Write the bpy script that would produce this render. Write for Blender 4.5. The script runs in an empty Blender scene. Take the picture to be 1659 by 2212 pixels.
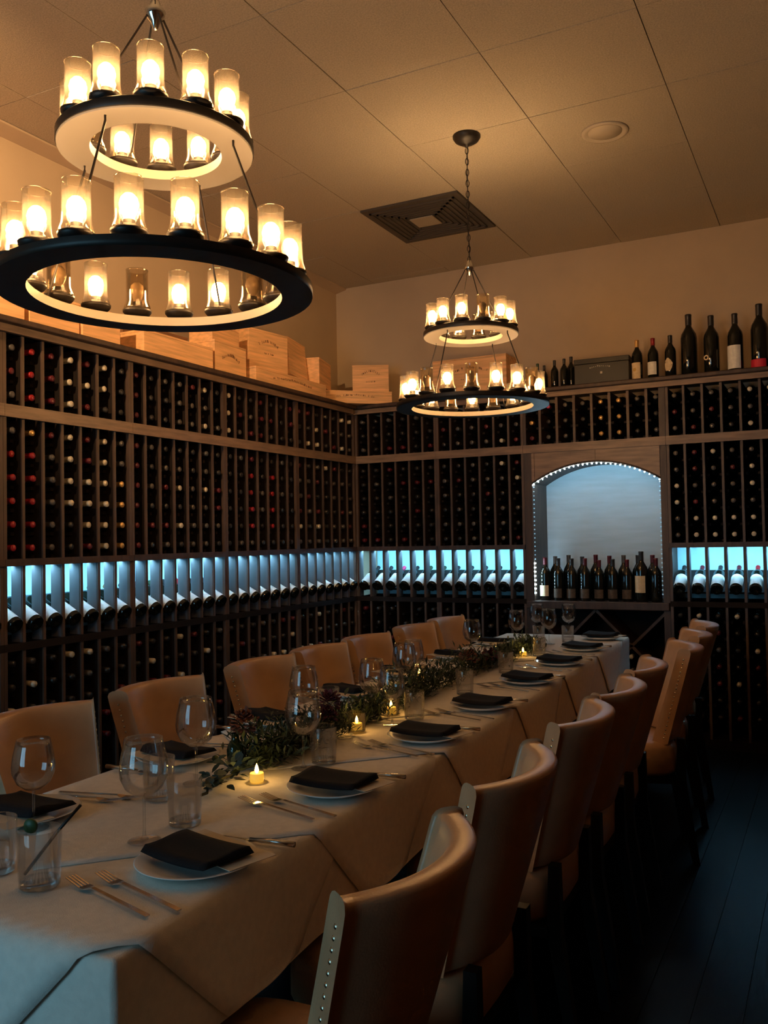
import bpy, bmesh, math, random
from mathutils import Vector, Matrix
random.seed(7)
PI = math.pi
R = math.radians
scene = bpy.context.scene
COL = scene.collection

# ---------------------------------------------------------------- camera
cd = bpy.data.cameras.new('camera')
cd.sensor_fit = 'HORIZONTAL'
cd.sensor_width = 36.0
cd.lens = 36.0 * 1900.0 / 1659.0
cd.clip_start = 0.02
cam = bpy.data.objects.new('camera', cd)
COL.objects.link(cam)
cam.location = (0, 0, 1.38)
cam.rotation_euler = (Matrix.Rotation(R(27.2), 3, 'Z') @ Matrix.Rotation(R(91.69), 3, 'X') @ Matrix.Rotation(R(-1.03), 3, 'Z')).to_euler()
scene.camera = cam

# ---------------------------------------------------------------- world, daylight, exposure
w = bpy.data.worlds.new('world')
scene.world = w
w.use_nodes = True
bgn = w.node_tree.nodes['Background']
bgn.inputs[0].default_value = (0.28, 0.64, 0.88, 1)
bgn.inputs[1].default_value = 6.0
pl = bpy.data.lights.new('window_portal', 'AREA')
pl.shape = 'RECTANGLE'; pl.size = 1.9; pl.size_y = 2.0
pl.cycles.is_portal = True
po = bpy.data.objects.new('window_portal', pl); COL.objects.link(po)
po.location = (-2.35, -2.17, 1.45); po.rotation_euler = (R(90), 0, 0)
BULB = 160.0          # emission of the chandelier bulbs
LED = 122.0            # emission of the display strips
vs = scene.view_settings
vs.view_transform = 'Standard'; vs.look = 'None'; vs.gamma = 1.0; vs.exposure = 0.0
vs.use_curve_mapping = False
cy = scene.cycles
cy.transparent_max_bounces = 32
cy.max_bounces = 6; cy.diffuse_bounces = 3; cy.glossy_bounces = 3
cy.use_adaptive_sampling = True; cy.adaptive_threshold = 0.035
cy.sample_clamp_indirect = 4.0
cy.caustics_reflective = False; cy.caustics_refractive = False
cy.use_denoising = True
cy.use_light_tree = True

# ---------------------------------------------------------------- materials
MATS = {}
def nt(name):
    m = bpy.data.materials.new(name); m.use_nodes = True
    MATS[name] = m
    n = m.node_tree.nodes; b = n['Principled BSDF']
    return m, n, m.node_tree.links, b
def mat(name, col, rough=0.5, metal=0.0, var=0.0, scale=20.0, bump=0.0, bscale=None, stretch=None, spec=0.5, col2=None, coat=0.0):
    m, n, l, b = nt(name)
    b.inputs['Base Color'].default_value = (*col, 1)
    b.inputs['Roughness'].default_value = rough
    b.inputs['Metallic'].default_value = metal
    b.inputs['Specular IOR Level'].default_value = spec
    b.inputs['Coat Weight'].default_value = coat
    tc = n.new('ShaderNodeTexCoord'); mp = n.new('ShaderNodeMapping')
    l.new(tc.outputs['Object'], mp.inputs['Vector'])
    if stretch: mp.inputs['Scale'].default_value = stretch
    if var > 0 or col2:
        no = n.new('ShaderNodeTexNoise'); no.inputs['Scale'].default_value = scale; no.inputs['Detail'].default_value = 5
        l.new(mp.outputs[0], no.inputs['Vector'])
        rp = n.new('ShaderNodeValToRGB')
        c2 = col2 or tuple(min(1, c * (1 + var)) for c in col)
        c1 = col if col2 else tuple(c * (1 - var) for c in col)
        rp.color_ramp.elements[0].color = (*c1, 1); rp.color_ramp.elements[1].color = (*c2, 1)
        rp.color_ramp.elements[0].position = 0.35; rp.color_ramp.elements[1].position = 0.65
        l.new(no.outputs['Fac'], rp.inputs[0]); l.new(rp.outputs[0], b.inputs['Base Color'])
    if bump > 0:
        nb = n.new('ShaderNodeTexNoise'); nb.inputs['Scale'].default_value = bscale or scale; nb.inputs['Detail'].default_value = 4
        l.new(mp.outputs[0], nb.inputs['Vector'])
        bm_ = n.new('ShaderNodeBump'); bm_.inputs['Strength'].default_value = bump; bm_.inputs['Distance'].default_value = 0.004
        l.new(nb.outputs['Fac'], bm_.inputs['Height']); l.new(bm_.outputs[0], b.inputs['Normal'])
    return m
def emit(name, col, s):
    m, n, l, b = nt(name)
    b.inputs['Base Color'].default_value = (*col, 1)
    b.inputs['Emission Color'].default_value = (*col, 1)
    b.inputs['Emission Strength'].default_value = s
    return m
def glass(name, tint, base=0.03, gain=0.75, rough=0.02, haze=0.0):
    """thin clear glass: mostly passes light, mirrors at grazing angles"""
    m = bpy.data.materials.new(name); m.use_nodes = True; MATS[name] = m
    n = m.node_tree.nodes; l = m.node_tree.links
    n.clear()
    out = n.new('ShaderNodeOutputMaterial'); mx = n.new('ShaderNodeMixShader')
    tr = n.new('ShaderNodeBsdfTransparent'); tr.inputs[0].default_value = (*tint, 1)
    gl = n.new('ShaderNodeBsdfGlossy'); gl.inputs['Roughness'].default_value = rough
    lw = n.new('ShaderNodeLayerWeight'); lw.inputs['Blend'].default_value = 0.35
    ma = n.new('ShaderNodeMath'); ma.operation = 'MULTIPLY_ADD'
    ma.inputs[1].default_value = gain; ma.inputs[2].default_value = base
    l.new(lw.outputs['Fresnel'], ma.inputs[0]); l.new(ma.outputs[0], mx.inputs[0])
    l.new(tr.outputs[0], mx.inputs[1]); l.new(gl.outputs[0], mx.inputs[2])
    if haze > 0:      # a little milky scatter, added to imitate bloom round the bulbs
        tl_ = n.new('ShaderNodeBsdfTranslucent'); tl_.inputs[0].default_value = (0.95, 0.85, 0.7, 1)
        m2 = n.new('ShaderNodeMixShader'); m2.inputs[0].default_value = haze
        l.new(mx.outputs[0], m2.inputs[1]); l.new(tl_.outputs[0], m2.inputs[2]); l.new(m2.outputs[0], out.inputs[0])
    else: l.new(mx.outputs[0], out.inputs[0])
    return m

mat('wall_paint', (0.53, 0.405, 0.275), 0.85, var=0.04, scale=3, bump=0.15, bscale=160)
mat('wall_panel', (0.20, 0.105, 0.055), 0.6, var=0.3, scale=4, stretch=(6, 6, 0.6))
mat('ceiling_tile', (0.50, 0.42, 0.31), 0.95, var=0.14, scale=140, bump=0.5, bscale=220, spec=0.2)
mat('ceiling_gap', (0.30, 0.24, 0.165), 0.9)
mat('vent_metal', (0.075, 0.062, 0.048), 0.6)
mat('vent_label', (0.42, 0.34, 0.24), 0.8)
mat('floor_plank', (0.0045, 0.0045, 0.005), 0.36, var=0.35, scale=9, stretch=(12, 1, 1), bump=0.10, bscale=40, spec=0.11)
mat('floor_under', (0.004, 0.004, 0.004), 0.8)
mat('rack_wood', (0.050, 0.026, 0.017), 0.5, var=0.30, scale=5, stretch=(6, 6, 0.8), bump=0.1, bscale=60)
mat('rack_wood_shaded', (0.010, 0.006, 0.005), 0.75, var=0.3, scale=8, spec=0.25)  # rack wood blackened, the shade inside the bays put into its colour
mat('rack_wood_lit', (0.11, 0.105, 0.11), 0.6, var=0.15, scale=6)  # rack wood greyed and lightened, the strip's glow put into its colour
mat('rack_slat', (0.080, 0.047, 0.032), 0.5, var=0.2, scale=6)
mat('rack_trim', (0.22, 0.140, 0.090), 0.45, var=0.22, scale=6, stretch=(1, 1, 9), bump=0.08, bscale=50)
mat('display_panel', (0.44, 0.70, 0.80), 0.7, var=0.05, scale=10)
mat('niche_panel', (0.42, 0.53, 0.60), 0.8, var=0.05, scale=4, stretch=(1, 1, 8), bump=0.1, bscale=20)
mat('bottle_glass', (0.006, 0.007, 0.005), 0.09, spec=0.6)
mat('bottle_green', (0.010, 0.020, 0.009), 0.09, spec=0.6)
mat('label_white', (0.78, 0.77, 0.72), 0.7, var=0.06, scale=60)
mat('label_cream', (0.72, 0.57, 0.36), 0.7, var=0.08, scale=60)
mat('label_red', (0.62, 0.02, 0.05), 0.6)
mat('label_brown', (0.085, 0.055, 0.035), 0.7, var=0.2, scale=60)
mat('label_gold', (0.55, 0.36, 0.10), 0.5)
mat('print_dark', (0.20, 0.085, 0.035), 0.7)
mat('print_pale', (0.55, 0.52, 0.45), 0.6)
for nm, c, rr, me in (('red', (0.30, 0.012, 0.016), 0.35, 0.1), ('white', (0.62, 0.56, 0.45), 0.35, 0.2), ('gold', (0.75, 0.45, 0.16), 0.3, 0.6),
              ('black', (0.020, 0.018, 0.018), 0.35, 0.0), ('grey', (0.10, 0.09, 0.085), 0.35, 0.3), ('burgundy', (0.10, 0.010, 0.016), 0.35, 0.1),
              ('pink', (0.55, 0.05, 0.14), 0.35, 0.1), ('green', (0.03, 0.06, 0.025), 0.35, 0.1)):
    mat('cap_' + nm, c, rr, me)
mat('crate_wood', (0.86, 0.49, 0.23), 0.65, var=0.16, scale=4, stretch=(1, 6, 14), bump=0.15, bscale=30)
mat('crate_dark', (0.20, 0.095, 0.045), 0.7, var=0.2, scale=5, stretch=(1, 6, 14))
mat('case_black', (0.028, 0.027, 0.020), 0.5)
mat('bronze', (0.022, 0.017, 0.014), 0.45, 0.35, var=0.2, scale=30)
mat('ring_inner_lit', (0.42, 0.37, 0.30), 0.5, 0.1)  # inner face of the rings, bulb light put into a paler colour
mat('ring_upper_lit', (0.30, 0.265, 0.225), 0.55)  # upper ring made paler, light from the lower bulbs put into its colour
mat('chrome', (0.80, 0.78, 0.74), 0.12, 1.0)
mat('steel', (0.62, 0.60, 0.57), 0.2, 1.0)
mat('nail_brass', (0.62, 0.55, 0.42), 0.25, 1.0)
mat('leather', (0.50, 0.295, 0.16), 0.36, var=0.10, scale=9, bump=0.12, bscale=260, spec=0.5)
mat('chair_wood', (0.008, 0.006, 0.005), 0.5, spec=0.2)
mat('linen', (0.74, 0.69, 0.61), 0.9, var=0.04, scale=60, bump=0.25, bscale=500, spec=0.2)
mat('linen_top', (0.78, 0.73, 0.65), 0.9, var=0.04, scale=60, bump=0.25, bscale=500, spec=0.2)
mat('napkin', (0.006, 0.006, 0.008), 0.85, var=0.3, scale=300, bump=0.3, bscale=500, spec=0.25)
mat('china', (0.72, 0.70, 0.66), 0.18)
mat('menu_card', (0.62, 0.52, 0.38), 0.8)
mat('leaf', (0.030, 0.048, 0.020), 0.6, var=0.4, scale=30)
mat('leaf_blue', (0.050, 0.085, 0.070), 0.6, var=0.3, scale=30)
mat('stem_green', (0.05, 0.05, 0.02), 0.7)
mat('petal', (0.085, 0.012, 0.022), 0.7, var=0.4, scale=40)
mat('petal_brown', (0.19, 0.065, 0.038), 0.7, var=0.4, scale=40)
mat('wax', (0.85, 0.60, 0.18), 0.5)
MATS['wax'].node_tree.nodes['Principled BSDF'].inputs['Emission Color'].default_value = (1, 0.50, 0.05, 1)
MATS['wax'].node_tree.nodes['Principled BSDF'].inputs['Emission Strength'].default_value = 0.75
emit('flame', (1, 0.62, 0.16), 14)
mat('straw', (0.006, 0.006, 0.006), 0.4)
mat('lime', (0.035, 0.075, 0.02), 0.5)
glass('glass_clear', (0.992, 0.992, 0.992), 0.012, 0.50)
glass('glass_water', (0.96, 0.97, 0.97), 0.015, 0.45)
glass('glass_smoke', (0.875, 0.82, 0.74), 0.02, 0.55, haze=0.018)
glass('glass_votive', (0.97, 0.93, 0.88), 0.02, 0.55)
glass('pane_glass', (0.97, 0.98, 0.98), 0.02, 0.6)
emit('bulb_on', (1, 0.60, 0.27), BULB)
mat('bulb_off', (0.30, 0.24, 0.17), 0.15)
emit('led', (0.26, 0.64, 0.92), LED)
emit('led_bead', (0.50, 0.82, 1.0), 300.0)
emit('led_bead_dim', (0.45, 0.75, 1.0), 0.25)
mat('frame_paint', (0.10, 0.09, 0.08), 0.5)
mat('speaker_paint', (0.53, 0.44, 0.32), 0.8)

# ---------------------------------------------------------------- helpers
def mesh_from(name, V, F, material, smooth=False, midx=None):
    me = bpy.data.meshes.new(name)
    me.from_pydata(V, [], F)
    ms = material if isinstance(material, (list, tuple)) else [material]
    for m in ms: me.materials.append(MATS[m])
    if midx: me.polygons.foreach_set('material_index', midx)
    if smooth: me.polygons.foreach_set('use_smooth', [True] * len(me.polygons))
    me.update()
    return me
def put(name, me, parent=None, loc=(0, 0, 0), rot=None, M=None):
    o = bpy.data.objects.new(name, me)
    COL.objects.link(o)
    if parent: o.parent = parent
    if M is not None: o.matrix_basis = M
    else:
        o.location = loc
        if rot: o.rotation_euler = rot
    return o
def tag(o, label=None, cat=None, group=None, kind=None):
    if label: o['label'] = label
    if cat: o['category'] = cat
    if group: o['group'] = group
    if kind: o['kind'] = kind
    return o
def thing(name, label, cat, loc=(0, 0, 0), rz=0, group=None):
    o = bpy.data.objects.new(name, None); COL.objects.link(o)
    o.empty_display_size = 0.05
    o.location = loc; o.rotation_euler = (0, 0, rz)
    return tag(o, label, cat, group)
def copy_tree(o, parent=None):
    c = o.copy(); COL.objects.link(c); c.parent = parent
    for ch in o.children: copy_tree(ch, c)
    return c
class MB:
    def __init__(s): s.V = []; s.F = []; s.mi = []; s.cur = 0
    def add(s, V, F):
        k = len(s.V); s.V += [tuple(v) for v in V]; s.F += [tuple(i + k for i in f) for f in F]; s.mi += [s.cur] * len(F); return s
    def box(s, x0, x1, y0, y1, z0, z1, M=None):
        V = [Vector(p) for p in ((x0, y0, z0), (x1, y0, z0), (x1, y1, z0), (x0, y1, z0), (x0, y0, z1), (x1, y0, z1), (x1, y1, z1), (x0, y1, z1))]
        if M is not None: V = [M @ v for v in V]
        return s.add(V, [(0, 3, 2, 1), (4, 5, 6, 7), (0, 1, 5, 4), (1, 2, 6, 5), (2, 3, 7, 6), (3, 0, 4, 7)])
    def lathe(s, prof, n=16, M=None, closed=False):
        V = []; F = []
        for r, z in prof:
            for i in range(n):
                a = 2 * PI * i / n; V.append(Vector((r * math.cos(a), r * math.sin(a), z)))
        L = len(prof)
        for j in range(L if closed else L - 1):
            j2 = (j + 1) % L
            for i in range(n):
                i2 = (i + 1) % n
                F.append((j * n + i, j * n + i2, j2 * n + i2, j2 * n + i))
        if not closed:
            if prof[0][0] > 1e-4: F.append(tuple(reversed(range(n))))
            if prof[-1][0] > 1e-4: F.append(tuple(range((L - 1) * n, L * n)))
        if M is not None: V = [M @ v for v in V]
        return s.add(V, F)
    def tube(s, pts, r, n=8, cap=True, rads=None):
        pts = [Vector(p) for p in pts]; V = []; F = []
        up = Vector((0, 0, 1))
        for k, p in enumerate(pts):
            t = (pts[min(k + 1, len(pts) - 1)] - pts[max(k - 1, 0)]).normalized()
            a = t.cross(up if abs(t.z) < 0.95 else Vector((1, 0, 0))).normalized(); b = t.cross(a)
            rr = rads[k] if rads else r
            for i in range(n):
                an = 2 * PI * i / n; V.append(p + (a * math.cos(an) + b * math.sin(an)) * rr)
        for k in range(len(pts) - 1):
            for i in range(n):
                i2 = (i + 1) % n; F.append((k * n + i, k * n + i2, (k + 1) * n + i2, (k + 1) * n + i))
        if cap: F.append(tuple(reversed(range(n)))); F.append(tuple(range((len(pts) - 1) * n, len(pts) * n)))
        return s.add(V, F)
    def mesh(s, name, material, smooth=False): return mesh_from(name, s.V, s.F, material, smooth, s.mi if isinstance(material, (list, tuple)) else None)
    def build(s, name, material, parent=None, smooth=False, **k): return put(name, s.mesh(name, material, smooth), parent, **k)
def boxmesh(name, x0, x1, y0, y1, z0, z1, m): return MB().box(x0, x1, y0, y1, z0, z1).mesh(name, m)
def bevel(o, wdt=0.004, seg=2):
    b = o.modifiers.new('bevel', 'BEVEL'); b.width = wdt; b.segments = seg; b.limit_method = 'ANGLE'
    return o
def ordn(i): return ['first', 'second', 'third', 'fourth', 'fifth', 'sixth', 'seventh', 'eighth', 'ninth', 'tenth', 'eleventh', 'twelfth'][i]

# ---------------------------------------------------------------- the room
XL, XR, YB, YF, ZC = -3.65, 1.75, 6.30, -2.20, 3.45
def struct(name, o): o.name = name; o['kind'] = 'structure'; return o
fl = struct('floor', MB().box(XL, XR, YF, YB, -0.12, -0.02).build('floor', 'floor_under'))
pw = 0.135
npl = int((XR - XL) / pw)
pm = boxmesh('plank', 0.001, pw - 0.001, YF, YB, -0.02, 0.0, 'floor_plank')
for i in range(npl): put('plank', pm, fl, (XL + i * pw, 0, random.uniform(-0.0006, 0)))
struct('wall_left', MB().box(XL - 0.12, XL, YF - 0.12, YB + 0.12, -0.12, ZC + 0.1).build('wall_left', 'wall_paint'))
struct('wall_back', MB().box(XL, XR, YB, YB + 0.12, -0.12, ZC + 0.1).build('wall_back', 'wall_paint'))
struct('wall_right', MB().box(XR, XR + 0.12, YF - 0.12, YB + 0.12, -0.12, ZC + 0.1).build('wall_right', 'wall_panel'))
WX0, WX1, WZ0, WZ1 = -3.30, -1.40, 0.45, 2.45  # opening for an assumed unseen window, added for the cool daylight
wf = MB()
wf.box(XL, WX0, YF - 0.12, YF, -0.12, ZC + 0.1); wf.box(WX1, XR, YF - 0.12, YF, -0.12, ZC + 0.1)
wf.box(WX0, WX1, YF - 0.12, YF, -0.12, WZ0); wf.box(WX0, WX1, YF - 0.12, YF, WZ1, ZC + 0.1)
struct('wall_front', wf.build('wall_front', 'wall_panel'))
win = struct('assumed_window_1', MB().box(WX0, WX0 + 0.06, YF - 0.1, YF - 0.02, WZ0, WZ1).box(WX1 - 0.06, WX1, YF - 0.1, YF - 0.02, WZ0, WZ1)
             .box(WX0 + 0.06, WX1 - 0.06, YF - 0.1, YF - 0.02, WZ0, WZ0 + 0.06).box(WX0 + 0.06, WX1 - 0.06, YF - 0.1, YF - 0.02, WZ1 - 0.06, WZ1)
             .box((WX0 + WX1) / 2 - 0.025, (WX0 + WX1) / 2 + 0.025, YF - 0.1, YF - 0.02, WZ0 + 0.06, WZ1 - 0.06).build('assumed_window_1', 'frame_paint'))
for a, b in ((WX0 + 0.06, (WX0 + WX1) / 2 - 0.025), ((WX0 + WX1) / 2 + 0.025, WX1 - 0.06)):
    MB().box(a, b, YF - 0.065, YF - 0.058, WZ0 + 0.06, WZ1 - 0.06).build('pane', 'pane_glass', win)
# ceiling: backing plus separate tiles on a 0.66 m grid
ce = struct('ceiling', MB().box(XL, XR, YF, YB, ZC + 0.012, ZC + 0.1).build('ceiling', 'ceiling_gap'))
gx = [-1.30 + 0.66 * k for k in range(-4, 6)]
gy = [3.50 + 0.67 * k for k in range(-9, 6)]
gx = [XL] + [v for v in gx if XL + 0.05 < v < XR - 0.05] + [XR]
gy = [YF] + [v for v in gy if YF + 0.05 < v < YB - 0.05] + [YB]
for i in range(len(gx) - 1):
    for j in range(len(gy) - 1):
        x0, x1, y0, y1 = gx[i], gx[i + 1], gy[j], gy[j + 1]
        cx_, cy_ = (x0 + x1) / 2, (y0 + y1) / 2
        if -2.63 < cx_ < -1.95 and 4.80 < cy_ < 5.53: continue       # the vent panel takes this tile's place
        g = 0.0018
        if y1 < 2.0 and False: continue
        t = MB().box(x0 - cx_ + g, x1 - cx_ - g, y0 - cy_ + g, y1 - cy_ - g, 0, 0.012).build('tile', 'ceiling_tile', ce, loc=(cx_, cy_, ZC + random.uniform(-0.0015, 0.001)))
        t.rotation_euler = (random.uniform(-0.002, 0.002), random.uniform(-0.002, 0.002), 0)
# crown strip along the left wall under the ceiling
struct('trim_1', MB().add([(XL, YF, ZC - 0.035), (XL, YF, ZC - 0.002), (XL + 0.095, YF, ZC - 0.002), (XL + 0.095, YF, ZC - 0.012),
                           (XL, YB, ZC - 0.035), (XL, YB, ZC - 0.002), (XL + 0.095, YB, ZC - 0.002), (XL + 0.095, YB, ZC - 0.012)],
                          [(0, 3, 2, 1), (4, 5, 6, 7), (0, 1, 5, 4), (1, 2, 6, 5), (2, 3, 7, 6), (3, 0, 4, 7)]).build('trim_1', 'wall_paint'))
# ceiling vent panel with its grille and pale centre
v = thing('ceiling_vent', 'dark square ceiling vent panel with a pale tag at its centre', 'vent', (-2.29, 5.18, ZC))
MB().box(-0.33, 0.33, -0.335, 0.335, -0.012, 0.010).build('frame', 'vent_metal', v)
for k in range(7):
    r0 = 0.29 - k * 0.034
    m = MB()
    for a in range(4):
        m.box(-r0, r0, -r0, -r0 + 0.014, -0.020, -0.012, Matrix.Rotation(a * PI / 2, 4, 'Z'))
    m.build('louvre', 'vent_metal', v)
MB().box(-0.10, 0.06, -0.095, 0.06, -0.026, -0.020).build('centre_tag', 'vent_label', v)
sp = thing('ceiling_speaker', 'round cream ceiling speaker grille set flush in a tile', 'speaker', (-1.00, 4.51, ZC))
MB().lathe([(0.085, -0.002), (0.10, -0.012), (0.115, -0.010), (0.12, -0.001)], 32).build('rim', 'speaker_paint', sp, True)
MB().lathe([(0.0001, -0.004), (0.085, -0.006), (0.086, -0.001)], 32).build('grille', 'speaker_paint', sp, True)

# ---------------------------------------------------------------- bottles
BORD = [(0.0001, 0.012), (0.022, 0.004), (0.033, 0.0), (0.037, 0.004), (0.0375, 0.10), (0.0375, 0.185), (0.034, 0.205), (0.022, 0.226), (0.0145, 0.240), (0.0135, 0.262)]
CAPP = [(0.0140, 0.236), (0.0146, 0.255), (0.0146, 0.288), (0.0152, 0.290), (0.0152, 0.298), (0.0135, 0.300)]
body_rack = MB().lathe(BORD, 14).mesh('bottle', 'bottle_glass', True)
CAPM = {c: MB().lathe(CAPP, 12).mesh('capsule', 'cap_' + c, True) for c in ('red', 'white', 'gold', 'black', 'grey', 'burgundy', 'pink', 'green')}
def label_patch(r, z0, z1, a0, a1, m, n=10):
    V = []; F = []
    for k in range(n + 1):
        a = a0 + (a1 - a0) * k / n
        for rr in (r, r + 0.0006):
            V += [(rr * math.cos(a), rr * math.sin(a), z0), (rr * math.cos(a), rr * math.sin(a), z1)]
    for k in range(n):
        p = 4 * k; q = p + 4
        F += [(p + 2, q + 2, q + 3, p + 3), (p, p + 1, q + 1, q), (p + 1, p + 3, q + 3, q + 1), (p, q, q + 2, p + 2)]
    F += [(0, 2, 3, 1), (4 * n, 4 * n + 1, 4 * n + 3, 4 * n + 2)]
    return mesh_from('label', V, F, m, False)
DLAB = label_patch(0.0377, 0.024, 0.140, -PI * 0.5 - 1.75, -PI * 0.5 + 1.75, 'label_white', 16)
LABM = {c: label_patch(0.0377, 0.055, 0.150, -PI * 0.5 - 1.35, -PI * 0.5 + 1.35, 'label_' + c) for c in ('white', 'cream', 'brown')}

# ---------------------------------------------------------------- wine racks
# wall frame: u runs along the wall, v is the distance out from the wall, z is up
class Frame:
    def __init__(s, wall): s.w = wall
    def M(s, u=0, v=0, z=0):
        if s.w == 'L': return Matrix(((0, 1, 0, XL + v), (1, 0, 0, u), (0, 0, 1, z), (0, 0, 0, 1)))     # local x->Y, local y->X (mirrored pair kept by face flip)
        return Matrix(((1, 0, 0, u), (0, -1, 0, YB - v), (0, 0, 1, z), (0, 0, 0, 1)))
    def pt(s, u, v, z):
        return Vector((XL + v, u, z)) if s.w == 'L' else Vector((u, YB - v, z))
D = 0.35
def fbox(fr, u0, u1, v0, v1, z0, z1, mb=None):
    a = fr.pt(u0, v0, z0); b = fr.pt(u1, v1, z1)
    m = mb or MB()
    return m.box(min(a.x, b.x), max(a.x, b.x), min(a.y, b.y), max(a.y, b.y), z0, z1)
Z_CR, Z_TOP, Z_R1T, Z_R1B, Z_STT, Z_STB, Z_DB, Z_RB = 2.40, 2.335, 2.012, 1.955, 1.315, 1.283, 0.935, 0.90
def rows_upper():
    out = []
    p = (Z_TOP - Z_R1T) / 3
    for k in range(3): out.append(Z_TOP - p * (k + 1))
    p = (Z_R1B - Z_STT) / 6
    for k in range(6): out.append(Z_R1B - p * (k + 1))
    return out
ROWS = rows_upper()
LOWROWS = [Z_RB - 0.107 * (k + 1) for k in range(7)]
stuff = MB()
STM = ['bottle_glass', 'cap_black', 'cap_grey', 'cap_burgundy', 'cap_white', 'cap_red', 'label_white']
def lying_matrix(fr, u, v, z, tilt=0.0):
    # bottle axis (local z) points out of the wall, base at distance v from the wall
    out = Vector((1, 0, 0)) if fr.w == 'L' else Vector((0, -1, 0))
    ax = (out * math.cos(tilt) + Vector((0, 0, 1)) * math.sin(tilt)).normalized()
    side = Vector((0, 0, 1)).cross(ax).normalized(); up = ax.cross(side)
    p = fr.pt(u, v, z)
    return Matrix(((side.x, up.x, ax.x, p.x), (side.y, up.y, ax.y, p.y), (side.z, up.z, ax.z, p.z), (0, 0, 0, 1)))
def rack_bottle(fr, u, z, cap, label):
    o = put('wine_bottle', body_rack, M=lying_matrix(fr, u, 0.035 + random.uniform(0, 0.012), z + 0.0495))
    tag(o, label, 'bottle', 'wine bottles lying in the wall racks')
    put('capsule', CAPM[cap], o)
    return o
def stuff_bottle(fr, u, z, ci):
    M = lying_matrix(fr, u, 0.035 + random.uniform(0, 0.012), z + 0.0495)
    stuff.cur = 0; stuff.lathe([(0.033, 0.0), (0.0375, 0.005), (0.0375, 0.185), (0.022, 0.226), (0.0140, 0.240)], 8, M)
    stuff.cur = ci; stuff.lathe([(0.0146, 0.238), (0.0150, 0.299), (0.0001, 0.300)], 8, M)
disp_bottle_body = MB().lathe(BORD, 20).mesh('bottle', 'bottle_glass', True)
def display_bottle(fr, u, cap, lab, label):
    # base to the front, neck up at the back, label turned up to the strip light
    z = 1.012
    out = Vector((1, 0, 0)) if fr.w == 'L' else Vector((0, -1, 0))
    t = R(27)
    ax = (-out * math.cos(t) + Vector((0, 0, 1)) * math.sin(t)).normalized()
    side = ax.cross(Vector((0, 0, 1))).normalized()      # local x
    up = ax.cross(side)                                   # local y (points down-ish)
    p = fr.pt(u, D + 0.012, z)
    M = Matrix(((side.x, up.x, ax.x, p.x), (side.y, up.y, ax.y, p.y), (side.z, up.z, ax.z, p.z), (0, 0, 0, 1)))
    o = put('display_bottle', disp_bottle_body, M=M)
    tag(o, label, 'bottle', 'bottles leaning on the lit display shelf')
    put('capsule', CAPM[cap], o)
    put('label', DLAB, o)
    return o
def stuff_display(fr, u):
    out = Vector((1, 0, 0)) if fr.w == 'L' else Vector((0, -1, 0))
    ax = (-out * math.cos(R(27)) + Vector((0, 0, 1)) * math.sin(R(27))).normalized()
    M = Matrix.Translation(fr.pt(u, D + 0.012, 1.012)) @ ax.to_track_quat('Z', 'Y').to_matrix().to_4x4()
    stuff.cur = 0; stuff.lathe([(0.033, 0.0), (0.0375, 0.005), (0.0375, 0.185), (0.022, 0.226), (0.0140, 0.240)], 10, M)
    stuff.cur = 1; stuff.lathe([(0.0146, 0.238), (0.0150, 0.299), (0.0001, 0.300)], 8, M)
    stuff.cur = 6; stuff.lathe([(0.0376, 0.024), (0.0380, 0.024), (0.0380, 0.140), (0.0376, 0.140)], 14, M, closed=True)
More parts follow.
